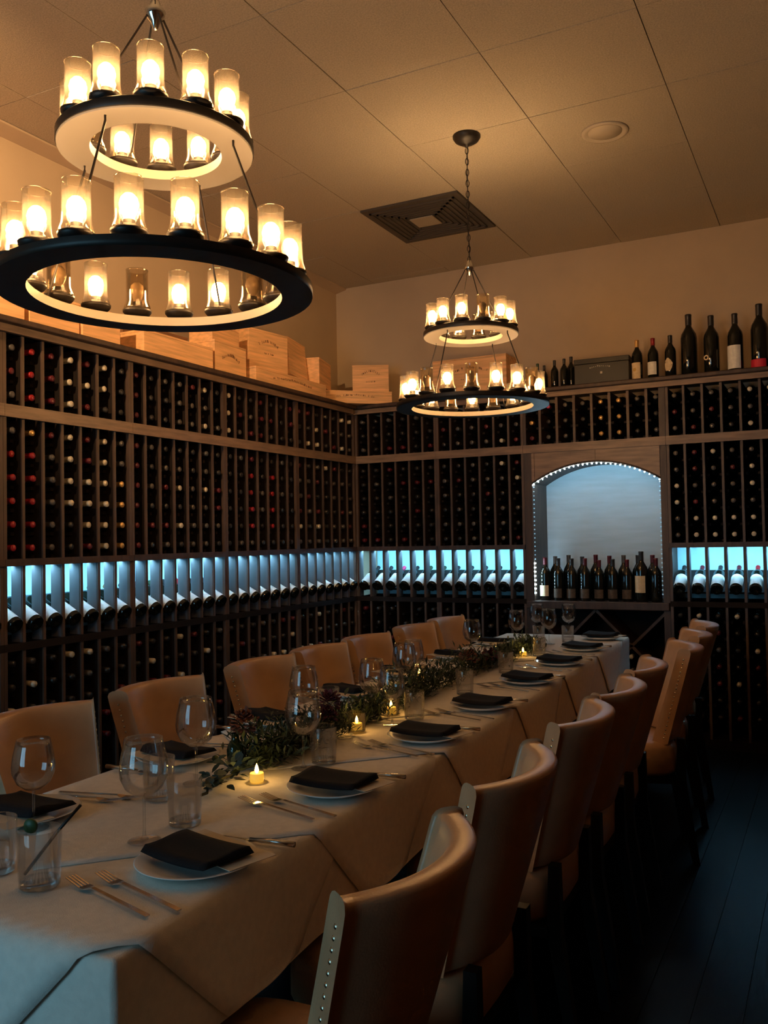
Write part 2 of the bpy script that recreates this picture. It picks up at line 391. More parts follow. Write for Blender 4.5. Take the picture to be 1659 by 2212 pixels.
def rack(fr, u0, u1, ncol, label, name='wine_rack', upper=True, lower=True, sl=0.036):
    """one rack bay: stiles, dividers, rails, back panels, sloped display shelf and its light strip"""
    o = thing(name, label, 'wine rack', fr.pt((u0 + u1) / 2, 0, 0))
    o.location = (0, 0, 0)
    e = 0.0008
    put('back_panel', fbox(fr, u0 + e, u1 - e, 0.002, 0.010, Z_STT, Z_TOP).mesh('back_panel', 'rack_wood_shaded'), o)
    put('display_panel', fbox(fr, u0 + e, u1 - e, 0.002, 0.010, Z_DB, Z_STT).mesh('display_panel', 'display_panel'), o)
    put('lower_panel', fbox(fr, u0 + e, u1 - e, 0.002, 0.010, 0.06, Z_DB).mesh('lower_panel', 'rack_wood_shaded'), o)
    cw = (u1 - u0) / ncol
    for s, us in ((0, u0 + e), (1, u1 - sl / 2 - e)):
        put('stile', fbox(fr, us, us + sl / 2, D - 0.02, D, 0.06, Z_TOP).mesh('stile', 'rack_slat'), o)
    for k in range(ncol + 1):
        u = u0 + cw * k
        a, b = max(u - 0.009, u0 + e), min(u + 0.009, u1 - e)
        vf = D - 0.021 if k in (0, ncol) else D - 0.014
        put('divider', fbox(fr, a, b, 0.011, vf, 0.06, Z_DB).mesh('divider', 'rack_wood_shaded'), o)
        put('display_post', fbox(fr, a, b, vf - 0.066, vf, Z_DB + 0.0001, Z_STT - 0.0121).mesh('display_post', 'rack_wood_lit'), o)
        put('divider', fbox(fr, a, b, 0.011, vf, Z_STT, Z_TOP).mesh('divider', 'rack_wood_shaded'), o)
        if k not in (0, ncol): put('slat', fbox(fr, u - 0.0075, u + 0.0075, D - 0.0139, D - 0.005, 0.06, Z_TOP).mesh('slat', 'rack_slat'), o)
    for za, zb, nm, vv, mm in ((Z_R1B, Z_R1T, 'rail', D + 0.012, 'rack_trim'), (Z_STB, Z_STT, 'rail', D + 0.012, 'rack_wood'), (Z_RB, Z_DB, 'rail', D + 0.001, 'rack_wood_shaded'), (0.0, 0.06, 'plinth', D, 'rack_wood_shaded')):
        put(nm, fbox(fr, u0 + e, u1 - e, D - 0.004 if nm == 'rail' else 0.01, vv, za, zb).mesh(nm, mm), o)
    put('display_top', fbox(fr, u0 + e, u1 - e, 0.011, D - 0.004, Z_STT - 0.012, Z_STT - 0.002).mesh('display_top', 'rack_wood_shaded'), o)
    # bottle rests: two strips in each cell, joined because they are only a few pixels each
    rb = MB()
    for k in range(ncol):
        for z in ROWS + LOWROWS:
            for uu in (u0 + cw * k + 0.009, u0 + cw * (k + 1) - 0.009 - 0.018):
                fbox(fr, uu, uu + 0.018, 0.012, D - 0.06, z, z + 0.016, rb)
    tag(put('bottle_rests', rb.mesh('bottle_rests', 'rack_wood_shaded'), o), kind='stuff')
    # sloped display shelf
    sh = MB(); t = math.tan(R(27))
    V = []
    for v_ in (0.011, D - 0.081):
        zz = 0.952 + (D - v_) * t
        for dz in (0, -0.012): V += [fr.pt(u0 + e, v_, zz + dz), fr.pt(u1 - e, v_, zz + dz)]
    sh.add(V, [(0, 1, 5, 4), (2, 6, 7, 3), (0, 4, 6, 2), (1, 3, 7, 5), (0, 2, 3, 1), (4, 5, 7, 6)])
    put('display_shelf', sh.mesh('display_shelf', 'rack_wood_shaded'), o)
    put('led_strip', fbox(fr, u0 + 0.012, u1 - 0.012, 0.255, 0.275, Z_STT - 0.022, Z_STT - 0.013).mesh('led_strip', 'led'), o)
    put('light_shield', fbox(fr, u0 + 0.012, u1 - 0.012, 0.279, 0.282, Z_STT - 0.029, Z_STT - 0.0125).mesh('light_shield', 'rack_wood_shaded'), o)  # unseen plate added to cut the strip's spill into the room
    return o, cw
FL, FB = Frame('L'), Frame('B')
# capsule colours seen in the photograph, by column (top row first)
def cap_for(bay, c, r):
    h = random.random()
    if bay == 'L1':
        if c == 0: return 'red' if r >= 4 else ('grey' if h < 0.7 else 'burgundy')
        if c == 1: return 'red' if r != 3 else 'gold'
        if c == 2: return 'burgundy' if r < 4 else ('grey' if h < 0.8 else 'black')
        if c == 3: return 'white' if r not in (7, 8) else 'black'
        if c == 4: return 'white' if r in (1, 5, 7, 6) else 'burgundy'
        if c == 5: return 'white' if r not in (2,) else 'black'
        if c == 6: return 'gold' if r >= 5 else ('black' if h < 0.6 else 'grey')
    if bay == 'L2':
        if c == 0: return 'burgundy'
        if c == 5: return 'grey' if h < 0.6 else 'white'
        return 'black' if h < 0.45 else 'grey' if h < 0.75 else 'burgundy' if h < 0.9 else 'white'
    if bay == 'L3':
        if c in (0,): return 'white' if r < 3 else 'black'
        if c in (2, 4) and 4 <= r <= 7: return 'red'
        return 'black' if h < 0.6 else 'grey' if h < 0.85 else 'burgundy'
    if bay == 'A':
        if c in (4, 5) and h < 0.85: return 'gold'
        if c == 1 and r == 0: return 'pink'
        if c == 0: return 'burgundy' if h < 0.5 else 'gold'
        return 'grey' if h < 0.55 else 'black'
    if bay == 'R1':
        if c == 4: return 'white' if h < 0.75 else 'grey'
        if r >= 7 and c in (1, 2, 3): return 'white'
        return 'grey' if h < 0.55 else 'white' if h < 0.65 else 'black' if h < 0.85 else 'burgundy'
    if bay == 'B2':
        return 'grey' if h < 0.40 else 'black' if h < 0.75 else 'burgundy' if h < 0.9 else 'white'
    return 'black'
CAPWORD = {'red': 'red', 'white': 'white', 'gold': 'gold', 'black': 'black', 'grey': 'grey', 'burgundy': 'burgundy', 'pink': 'pink', 'green': 'green'}
BAYS = [('L0', FL, 1.905, 2.71, 7, 'dark wooden wine rack bay cut off by the left picture edge', 'stuff'),
        ('L1', FL, 2.71, 3.515, 7, 'dark wooden wine rack bay nearest the camera on the left wall', 'nearest left-wall rack'),
        ('L2', FL, 3.515, 4.32, 7, 'dark wooden wine rack bay, second along the left wall', 'second left-wall rack'),
        ('L3', FL, 4.32, 5.125, 7, 'dark wooden wine rack bay, third along the left wall', 'third left-wall rack'),
        ('L4', FL, 5.125, 5.95, 7, 'dark wooden wine rack bay at the far end of the left wall', 'stuff'),
        ('B1', FB, -3.30, -2.615, 6, 'dark wooden wine rack bay in the far corner of the back wall', 'stuff'),
        ('B2', FB, -2.615, -1.945, 6, 'dark wooden wine rack bay just left of the lit arch', 'rack left of the arch'),
        ('R1', FB, -0.975, -0.175, 7, 'dark wooden wine rack bay just right of the lit arch', 'rack right of the arch'),
        ('R2', FB, -0.175, 0.625, 7, 'dark wooden wine rack bay beyond the right picture edge', 'stuff')]
DISPWORD = {'L1': 'nearest left-wall rack', 'L2': 'second left-wall rack', 'L3': 'third left-wall rack', 'L4': 'left-wall rack at the corner', 'B1': 'back-wall rack at the corner', 'B2': 'rack left of the arch', 'R1': 'rack right of the arch'}
for key, fr, u0, u1, nc, lab, word in BAYS:
    o, cw = rack(fr, u0, u1, nc, lab)
    for c in range(nc):
        u = u0 + cw * (c + 0.5)
        for r, z in enumerate(ROWS):
            if word == 'stuff' or (key == 'R1' and c >= 6):
                stuff_bottle(fr, u, z, random.choice([1, 1, 1, 2, 2, 3, 4] if key != 'B1' else [1, 1, 2, 3, 1]))
            else:
                cap = cap_for(key, c, r)
                rack_bottle(fr, u, z, cap, f'{CAPWORD[cap]}-capped wine bottle, {ordn(r)} row down, {ordn(c)} column of the {word}')
        for r, z in enumerate(LOWROWS):
            if key in ('L0', 'R2') and r > 2: continue
            if random.random() < 0.9: stuff_bottle(fr, u, z, random.choice([1, 1, 1, 1, 1, 2, 3, 3, 1, 1, 4]))
        if key in DISPWORD:
            dc = random.choice(['black', 'black', 'black', 'green', 'burgundy'])
            if key == 'L2' and c == 0: dc = 'gold'
            if key == 'L2' and c == 5: dc = 'red'
            if key == 'B1' and c == 2: dc = 'pink'
            if key == 'R1' and c == 4: dc = 'red'
            side = 'nearest the camera' if fr is FL else 'from its left'
            display_bottle(fr, u, dc, 'white', f'white-labelled bottle on the lit display shelf, {ordn(c)} column of the {DISPWORD[key]}')
        elif key in ('L0', 'R2'):
            stuff_display(fr, u)

# the arch cabinet on the back wall -------------------------------------------------
AX0, AX1 = -1.945, -0.975
ar = thing('arch_cabinet', 'wooden cabinet with a lit arched niche and diagonal bins', 'cabinet')
put('back_panel', fbox(FB, AX0 + .001, AX1 - .001, 0.002, 0.010, Z_R1B, Z_TOP).mesh('back_panel', 'rack_wood_shaded'), ar)
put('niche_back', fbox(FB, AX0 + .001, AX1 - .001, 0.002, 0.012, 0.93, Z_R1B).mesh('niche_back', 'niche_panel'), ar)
put('lower_panel', fbox(FB, AX0 + .001, AX1 - .001, 0.002, 0.010, 0.06, 0.90).mesh('lower_panel', 'rack_wood_shaded'), ar)
for a, b in ((AX0 + .001, AX0 + .058), (AX1 - .042, AX1 - .001)):
    put('stile', fbox(FB, a, b, D - 0.022, D, 0.06, Z_R1B).mesh('stile', 'rack_wood'), ar)
    put('stile', fbox(FB, a, a + 0.02 if a < -1.5 else b, D - 0.02, D, Z_R1T, Z_TOP).mesh('stile', 'rack_wood'), ar)
for a, b in ((AX0 + .001, AX0 + .019), (AX1 - .019, AX1 - .001)):
    put('side_panel', fbox(FB, a, b, 0.012, D - 0.022, 0.06, Z_TOP).mesh('side_panel', 'rack_wood'), ar)
put('rail', fbox(FB, AX0 + .001, AX1 - .001, D - 0.004, D + 0.012, Z_R1B, Z_R1T).mesh('rail', 'rack_trim'), ar)
put('top_board', fbox(FB, AX0 + .019, AX1 - .019, 0.012, D - 0.005, Z_R1T - 0.03, Z_R1T - 0.012).mesh('top_board', 'rack_wood_shaded'), ar)
put('plinth', fbox(FB, AX0 + .001, AX1 - .001, 0.01, D, 0, 0.06).mesh('plinth', 'rack_wood_shaded'), ar)
bevel(put('counter', fbox(FB, AX0 + .004, AX1 - .004, 0.012, D + 0.022, 0.872, 0.924).mesh('counter', 'rack_wood'), ar))
cw = (AX1 - AX0) / 8
for k in range(1, 8):
    u = AX0 + cw * k
    put('divider', fbox(FB, u - 0.009, u + 0.009, 0.011, D - 0.004, Z_R1T - 0.012, Z_TOP).mesh('divider', 'rack_slat'), ar)
rb = MB()
for k in range(8):
    for z in ROWS[:3]:
        for uu in (AX0 + cw * k + 0.009, AX0 + cw * (k + 1) - 0.027): fbox(FB, uu, uu + 0.018, 0.012, D - 0.012, z, z + 0.016, rb)
tag(put('bottle_rests', rb.mesh('bottle_rests', 'rack_wood_shaded'), ar), kind='stuff')
for c in range(8):
    for r in range(3):
        cap = cap_for('A', c, r)
        rack_bottle(FB, AX0 + cw * (c + 0.5), ROWS[r], cap, f'{cap}-capped wine bottle, {ordn(r)} row down, {ordn(c)} column above the lit arch')
# arched fascia
OX0, OX1, ZS, ZP = AX0 + 0.058, AX1 - 0.042, 1.735, 1.868
hw = (OX1 - OX0) / 2; sg = ZP - ZS; AR = (hw * hw + sg * sg) / (2 * sg); oc = (OX0 + OX1) / 2
def arcz(x): return ZP - AR + math.sqrt(max(0, AR * AR - (x - oc) ** 2))
NA = 28
V = []; F = []
for vv in (D - 0.022, D + 0.002):
    for k in range(NA + 1):
        x = OX0 + (OX1 - OX0) * k / NA
        V += [FB.pt(x, vv, arcz(x)), FB.pt(x, vv, Z_R1B)]
n2 = 2 * (NA + 1)
for k in range(NA):
    a = 2 * k
    F += [(a, a + 1, a + 3, a + 2), (n2 + a, n2 + a + 2, n2 + a + 3, n2 + a + 1), (a, a + 2, n2 + a + 2, n2 + a)]
put('arch_fascia', mesh_from('arch_fascia', V, F, 'rack_trim'), ar)
# raised borders on the fascia: a centre mullion and a moulding that follows the arch
put('fascia_mullion', fbox(FB, oc - 0.012, oc + 0.012, D + 0.002, D + 0.009, ZP + 0.012, Z_R1B - 0.002).mesh('fascia_mullion', 'rack_trim'), ar)
for sgn in (-1, 1):
    xx = OX0 if sgn < 0 else OX1 - 0.02
    put('fascia_border', fbox(FB, xx, xx + 0.02, D + 0.002, D + 0.009, ZS + 0.03, Z_R1B - 0.002).mesh('fascia_border', 'rack_trim'), ar)
mo = MB()
mo.tube([FB.pt(OX0 + (OX1 - OX0) * k / NA, D + 0.004, arcz(OX0 + (OX1 - OX0) * k / NA) + 0.008) for k in range(NA + 1)], 0.006, 6)
put('arch_moulding', mo.mesh('arch_moulding', 'rack_wood', True), ar)
# niche sides and soffit
for a, b in ((OX0 - 0.008, OX0), (OX1, OX1 + 0.008)):
    put('niche_side', fbox(FB, a, b, 0.013, D - 0.023, 0.925, ZS + 0.004).mesh('niche_side', 'rack_wood'), ar)
V = []; F = []
for vv in (0.013, D - 0.023):
    for dz in (0.0, 0.01):
        for k in range(NA + 1):
            x = OX0 + (OX1 - OX0) * k / NA; V.append(FB.pt(x, vv, arcz(x) + 0.004 + dz))
m1 = NA + 1
for k in range(NA):
    F += [(k, 2 * m1 + k, 2 * m1 + k + 1, k + 1), (m1 + k, m1 + k + 1, 3 * m1 + k + 1, 3 * m1 + k)]
put('niche_soffit', mesh_from('niche_soffit', V, F, 'rack_wood'), ar)
bead = MB().lathe([(0.0001, -0.0046), (0.0037, -0.0025), (0.0046, 0), (0.0037, 0.0025), (0.0001, 0.0046)], 8).mesh('led_bead', 'led_bead', True)
bead_dim = MB().lathe([(0.0001, -0.0055), (0.0045, -0.003), (0.0055, 0), (0.0045, 0.003), (0.0001, 0.0055)], 8).mesh('led_bead', 'led_bead_dim', True)
for k in range(28):
    x = OX0 + 0.008 + (OX1 - OX0 - 0.016) * k / 27
    put('led_bead', bead, ar, FB.pt(x, D - 0.014, arcz(x) - 0.007))
for k in range(26):
    for xx in (OX0 + 0.006, OX1 - 0.006):
        put('led_bead', bead if (xx < oc and k > 17) else bead_dim, ar, FB.pt(xx, D - 0.014, ZS - 0.02 - 0.0295 * k))
# diagonal bins under the counter
def diag(u0, z0, u1, z1):
    a, b = Vector((u0, 0, z0)), Vector((u1, 0, z1)); d = (b - a).normalized(); nrm = Vector((-d.z, 0, d.x)) * 0.009
    V = []
    for vv in (0.012, D - 0.025):
        for p in (a + nrm, a - nrm, b - nrm, b + nrm): V.append(FB.pt(p.x, vv, p.z))
    put('bin_board', mesh_from('bin_board', V, [(0, 1, 2, 3), (7, 6, 5, 4), (0, 4, 5, 1), (1, 5, 6, 2), (2, 6, 7, 3), (3, 7, 4, 0)], 'rack_wood'), ar)
zl, zh = 0.075, 0.866
xl, xh = AX0 + 0.03, AX1 - 0.03
for k in range(-3, 5):
    c = -1.47 + 0.47 * k
    for s in (-1, 1):
        pts = []
        for t in [i / 200 for i in range(201)]:
            z = zh + (zl - zh) * t; x = c + s * (zh - z)
            if xl <= x <= xh: pts.append((x, z))
        if len(pts) > 8: diag(*pts[0], *pts[-1])
binsp = [(-1.49, 0.47), (-1.37, 0.47), (-1.43, 0.44), (-1.235, 0.705), (-1.27, 0.70), (-1.16, 0.70)]
for i, (x, z) in enumerate([(-1.235, 0.47 + 0.0), (-1.47, 0.235), (-1.71, 0.47), (-1.24, 0.56)]):
    rb_ = put('wine_bottle', body_rack, M=lying_matrix(FB, x, 0.03, z))
    tag(rb_, ['grey-capped bottle lying low in the right diamond bin', 'grey-capped bottle lying in the bottom centre diamond bin', 'grey-capped bottle lying in the left diamond bin under the arch', 'white-capped bottle lying on top in the right diamond bin'][i], 'bottle', 'bottles in the diamond bins')
    put('capsule', CAPM['grey' if i < 3 else 'white'], rb_)
# standing bottles in the niche: a front row and a back row
stand_body = MB().lathe(BORD, 20).mesh('bottle', 'bottle_glass', True)
def standing(x, v_, z, cap, lab, label, sc=1.0, rz=0.0, group=None, name='wine_bottle', lz=(0.055, 0.150), extra=None):
    p = FB.pt(x, v_, z)
    o = put(name, stand_body, loc=p, rot=(0, 0, rz)); o.scale = (sc, sc, sc)
    tag(o, label, 'bottle', group)
    put('capsule', CAPM[cap], o)
    if lab:
        put('label', label_patch(0.0377, lz[0], lz[1], -PI / 2 - 1.1, -PI / 2 + 1.1, 'label_' + lab), o)
    return o
NB = 9
for k in range(NB):
    x = OX0 + 0.06 + (OX1 - OX0 - 0.115) * k / (NB - 1)
    if k == 0: standing(x, 0.285, 0.9242, 'burgundy', 'cream', 'bottle with a tan label at the left end of the niche row', 1.0, R(-15), 'bottles standing in the arched niche', lz=(0.03, 0.105))
    elif k == 7: standing(x, 0.290, 0.9242, 'black', 'cream', 'tall bottle with a large cream label toward the right of the niche', 1.12, R(-20), 'bottles standing in the arched niche', lz=(0.055, 0.155))
    else: standing(x, 0.285 + random.uniform(-.006, .006), 0.9242, random.choice(['black', 'black', 'burgundy']), 'brown' if k != 8 else None,
                   f'dark bottle in the front niche row, {ordn(k)} from its left' if k != 8 else 'unlabelled dark green bottle at the right end of the niche row', random.uniform(0.93, 0.99), R(random.uniform(-25, -5)), 'bottles standing in the arched niche', lz=(0.02, 0.085))
for k in range(NB - 1):
    x = OX0 + 0.105 + (OX1 - OX0 - 0.20) * k / (NB - 2)
    standing(x, 0.185 + random.uniform(-.006, .006), 0.9242, random.choice(['black', 'black', 'grey', 'burgundy']), None, f'dark bottle in the back niche row, {ordn(k)} from its left', random.uniform(1.0, 1.05), 0, 'bottles standing in the arched niche')
# crown shelves over the racks
def crown(fr, u0, u1, label):
    o = thing('crown_shelf', label, 'shelf')
    bevel(put('shelf_board', fbox(fr, u0, u1, 0.002, D + 0.055, Z_CR - 0.028, Z_CR).mesh('shelf_board', 'rack_wood'), o), 0.006)
    a0 = u0; 
    put('fascia', fbox(fr, u0, u1, D + 0.0, D + 0.022, Z_TOP + 0.001, Z_CR - 0.029).mesh('fascia', 'rack_trim'), o)
    return o
crown(FL, 1.905, YB - D - 0.056, 'dark wooden crown shelf running above the left-wall racks')
crown(FB, XL + 0.001, 0.625, 'dark wooden crown shelf running above the back-wall racks')
so = tag(stuff.build('rack_bottles', STM, None, True), 'remaining wine bottles lying in the far and lower racks', 'bottles', kind='stuff')

# ---------------------------------------------------------------- crates and bottles on the crown shelves
def scribble(w_, h_, seed, arcs=1):
    """an illegible burnt-in or printed line: small upright strokes set along a shallow arc"""
    rnd = random.Random(seed); mb = MB()
    for a in range(arcs):
        n = int(w_ / 0.0125) if a == 0 else int(w_ / 0.022)
        ww = w_ if a == 0 else w_ * 0.5
        for i in range(n):
            if rnd.random() < 0.12: continue
            t = (i + 0.5) / n; x = -ww / 2 + ww * t
            z = (h_ * 0.30 * math.sin(PI * t) if a == 0 else 0) - a * h_ * 0.5
            hh = min(0.020, h_ * 0.30) * rnd.uniform(0.6, 1.0) * (1 if a == 0 else 0.6)
            M = Matrix.Translation((x, 0, z)) @ Matrix.Rotation(rnd.uniform(-0.35, 0.35) - (0.5 - t) * 0.5, 4, 'Y')
            mb.box(-0.0016, 0.0016, -0.0006, 0.0006, 0, hh, M)
            if rnd.random() < 0.6: mb.box(-0.0045, 0.0045, -0.0006, 0.0006, hh * rnd.choice([0, 0.45, 0.9]), hh * 0.15 + hh * rnd.choice([0.0, 0.45, 0.9]), M)
    return mb
def crate(name, label, loc, rz, L, Dp, Hh, m='crate_wood', tilt=(0, 0), mark=True, seed=1, lid=True, big=False):
    """wooden wine case: body, lid boards, end cleats and a burnt-in mark on the long front (local -y)"""
    o = thing(name, label, 'crate', loc, rz, 'wooden wine crates on the crown shelf')
    o.rotation_euler = (tilt[0], tilt[1], rz)
    t = 0.012
    MB().box(-L / 2, L / 2, -Dp / 2, -Dp / 2 + t, 0, Hh - t).build('front_board', m, o)
    MB().box(-L / 2, L / 2, Dp / 2 - t, Dp / 2, 0, Hh - t).build('rear_board', m, o)
    for s in (-1, 1):
        MB().box(s * L / 2 - (t if s > 0 else 0), s * L / 2 + (t if s < 0 else 0), -Dp / 2 + t, Dp / 2 - t, 0.0, Hh - t).build('end_board', m, o)
    MB().box(-L / 2 + t, L / 2 - t, -Dp / 2 + t, Dp / 2 - t, 0, t).build('base_board', m, o)
    MB().box(-L / 2 - 0.001, L / 2 + 0.001, -Dp / 2 - 0.001, Dp / 2 + 0.001, Hh - t + 0.001, Hh).build('lid', m, o)
    if mark:
        s = scribble(L * (0.55 if not big else 0.5), min(Hh * 0.5, 0.10), seed, 1 if not big else 2)
        s.build('burnt_mark', 'print_dark', o, loc=(0, -Dp / 2 - 0.0004, Hh * (0.45 if not big else 0.62)))
    return o
ZS_ = Z_CR + 0.0006
FACE_L = R(90)       # local -y faces +x (into the room) on the left wall
def cl(label, y0, y1, h, dep=0.26, xf=-3.30, z=0.0, rz=0.0, **k):
    return crate('wine_crate', label, (xf - dep / 2, (y0 + y1) / 2, ZS_ + z), FACE_L + rz, abs(y1 - y0), dep, h, **k)
cl('orange-tan wine crate at the far left edge of the shelf', 2.30, 2.83, 0.17, seed=2)
cl('wine crate second from the left picture edge', 2.87, 3.17, 0.17, seed=3, xf=-3.31)
cl('wine crate third from the left, its end in shade', 3.185, 3.44, 0.17, seed=4, xf=-3.30)
cl('bright long wine crate under the large chandelier ring', 3.62, 4.21, 0.135, seed=5, mark=False, dep=0.17)
crate('wine_crate', 'dark wine crate lying behind the bright long crate', (-3.562, 3.93, ZS_), FACE_L, 0.55, 0.15, 0.22, m='crate_dark', mark=False)
cl('squat wine crate with a dark stained upper half', 4.23, 4.57, 0.20, seed=6, rz=R(3), xf=-3.315)
crate('wine_crate', 'small pale wine crate standing on the squat stained crate', (-3.45, 4.42, ZS_ + 0.2005), FACE_L + R(4), 0.30, 0.17, 0.12, seed=12, mark=False)
cl('long flat wine crate under the leaning crates', 4.63, 5.50, 0.10, seed=7, dep=0.28, xf=-3.285)
crate('wine_crate', 'big wine crate with a circular burnt emblem on the flat crate', (-3.44, 4.90, ZS_ + 0.1005), FACE_L + R(-9), 0.37, 0.16, 0.28, seed=8, big=True)
crate('wine_crate', 'plain wine crate tilted against the big emblem crate', (-3.43, 5.245, ZS_ + 0.115), FACE_L + R(6), 0.28, 0.15, 0.27, tilt=(R(-7), R(4)), seed=9, mark=False)
crate('wine_crate', 'low wine crate tipped back beside the plain tilted crate', (-3.45, 5.58, ZS_ + 0.1015), FACE_L + R(16), 0.33, 0.2, 0.20, seed=10, mark=False)
crate('wine_crate', 'long flat wine crate laid diagonally across the shelf corner', (-3.255, 5.86, ZS_), R(42), 0.56, 0.17, 0.095, seed=11)
crate('wine_crate', 'square wine crate with an arched burnt mark at the corner', (-3.20, 6.04, ZS_ + 0.097), R(27), 0.28, 0.14, 0.22, seed=13, big=True)
crate('wine_crate', 'large wine crate standing behind the far chandelier', (-2.38, 6.15, ZS_), R(0), 0.58, 0.22, 0.30, seed=14, big=True)
bc = thing('bottle_case', 'black presentation case with pale lettering on the back shelf', 'case', (-1.40, 6.09, ZS_), R(2))
bevel(MB().box(-0.185, 0.185, -0.09, 0.09, 0, 0.150).build('box_body', 'case_black', bc), 0.004)
bevel(MB().box(-0.188, 0.188, -0.093, 0.093, 0.151, 0.185).build('lid', 'case_black', bc), 0.004)
scribble(0.14, 0.03, 21).build('lettering', 'print_pale', bc, loc=(-0.01, -0.0945, 0.115)).scale = (1, 1, 1)
MB().box(-0.007, 0.007, -0.0925, -0.0903, 0.075, 0.09).build('crest', 'print_pale', bc)
SG = 'bottles standing on the back crown shelf'
def sbot(px_x, cap, lab, label, sc, v_=0.24, rz=-0.35, lz=(0.03, 0.135), green=False, x=None):
    return standing(x if x is not None else px_x, v_, ZS_, cap, lab, label, sc, rz, SG, lz=lz)
sbot(-1.875, 'green', None, 'slim dark bottle at the left of the shelf, nearest the chandelier', 0.70, 0.20)
sbot(-1.835, 'black', None, 'slim dark bottle tucked right of the leftmost shelf bottle', 0.66, 0.17)
sbot(-1.745, 'black', None, 'dark bottle between the slim pair and the overlapping pair', 0.72, 0.22)
sbot(-1.670, 'black', None, 'dark bottle in front of the overlapping pair by the black case', 0.72, 0.24)
sbot(-1.640, 'black', None, 'dark bottle behind the overlapping pair by the black case', 0.80, 0.165)
b1 = sbot(-1.165, 'gold', 'cream', 'bottle with a yellow-cream label right of the black case', 0.95, 0.25, lz=(0.015, 0.135))
MB().lathe([(0.0001, 0), (0.010, 0.0008), (0.012, 0)], 12).build('sun_emblem', 'label_gold', b1, M=Matrix.Translation((0, -0.0383, 0.085)) @ Matrix.Rotation(R(90), 4, 'X'))
sbot(-1.062, 'red', 'white', 'red-capped bottle with a white label on the back shelf', 0.96, 0.24, lz=(0.04, 0.130))
b3 = sbot(-0.950, 'black', None, 'round-shouldered bottle with a pentagon-shaped white label', 0.98, 0.24)
V = []; 
for zz, hwid in ((0.055, 0.45), (0.075, 0.72), (0.105, 0.88), (0.125, 0.55), (0.142, 0.12)):
    for s in (-1, -0.5, 0, 0.5, 1):
        a = -PI / 2 + s * hwid; V.append((0.0385 * math.cos(a), 0.0385 * math.sin(a), zz))
F = [(r * 5 + c, r * 5 + c + 1, r * 5 + c + 6, r * 5 + c + 5) for r in range(4) for c in range(4)]
put('label', mesh_from('label', V, F, 'label_cream'), b3)
sbot(-0.832, 'black', None, 'tall unlabelled dark magnum on the back shelf', 1.40, 0.23)
b5 = sbot(-0.690, 'black', None, 'tall dark bottle with a small round silver crest', 1.30, 0.25)
MB().lathe([(0.007, 0), (0.007, 0.001), (0.013, 0.001), (0.013, 0)], 16, closed=True).build('silver_crest', 'steel', b5, M=Matrix.Translation((-0.010, -0.0375, 0.085)) @ Matrix.Rotation(R(90), 4, 'X'))
b6 = sbot(-0.545, 'black', 'white', 'tall bottle with a large cream-white label and fine print', 1.28, 0.25, lz=(0.018, 0.135))
scribble(0.03, 0.006, 31).build('print', 'print_dark', b6, M=Matrix.Rotation(-0.1, 4, 'Z') @ Matrix.Translation((0, -0.0385, 0.105)))
b7 = sbot(-0.400, 'black', 'red', 'tallest dark bottle with a low crimson label at the right edge', 1.42, 0.25, lz=(0.008, 0.048))

# ---------------------------------------------------------------- chandeliers
shade_mesh = MB().lathe([(0.0385, 0.000), (0.0375, 0.008), (0.0325, 0.022), (0.0310, 0.040), (0.0310, 0.112), (0.0318, 0.116), (0.0300, 0.116), (0.0292, 0.112), (0.0292, 0.040), (0.0306, 0.022), (0.0355, 0.008), (0.0365, 0.000)], 24, closed=True).mesh('glass_shade', 'glass_smoke', True)
cup_mesh = MB().lathe([(0.018, -0.012), (0.034, -0.004), (0.040, 0.004), (0.041, 0.010), (0.026, 0.013), (0.014, 0.014), (0.013, 0.034), (0.0001, 0.036)], 20).mesh('candle_cup', 'bronze', True)
BUL = [(0.0001, 0.030), (0.011, 0.033), (0.012, 0.040), (0.018, 0.052), (0.0215, 0.065), (0.018, 0.079), (0.010, 0.088), (0.0001, 0.091)]
bulb_on = MB().lathe(BUL, 12).mesh('bulb', 'bulb_on', True)
bulb_off = MB().lathe(BUL, 12).mesh('bulb', 'bulb_off', True)
def ring_mesh(ro, ri, h):
    n = 64
    mb = MB()
    mb.cur = 0
    mb.lathe([(ri, 0), (ro, 0), (ro + 0.001, h * 0.5), (ro, h)], n)      # underside + outer wall (open lathe)
    mb.F = [f for f in mb.F if len(f) == 4]; mb.mi = [0] * len(mb.F)
    k = len(mb.F)
    mb.lathe([(ro, h), (ri, h)], n); mb.F = [f for f in mb.F if len(f) == 4]; mb.mi = [0] * len(mb.F)
    k = len(mb.F)
    mb.cur = 1
    mb.lathe([(ri, h), (ri - 0.0005, h * 0.5), (ri, 0)], n)
    F2 = [(f, i) for f, i in zip(mb.F, mb.mi) if len(f) == 4]
    mb.F = [f for f, i in F2]; mb.mi = [i for f, i in F2]
    return mb
def link_mesh():
    mb = MB(); pts = []
    for i in range(13):
        a = 2 * PI * i / 12
        pts.append((0.008 * math.cos(a), 0, 0.019 * math.sin(a)))
    return mb.tube(pts, 0.0022, 6, cap=False).mesh('chain_link', 'bronze', True)
LINK = link_mesh()
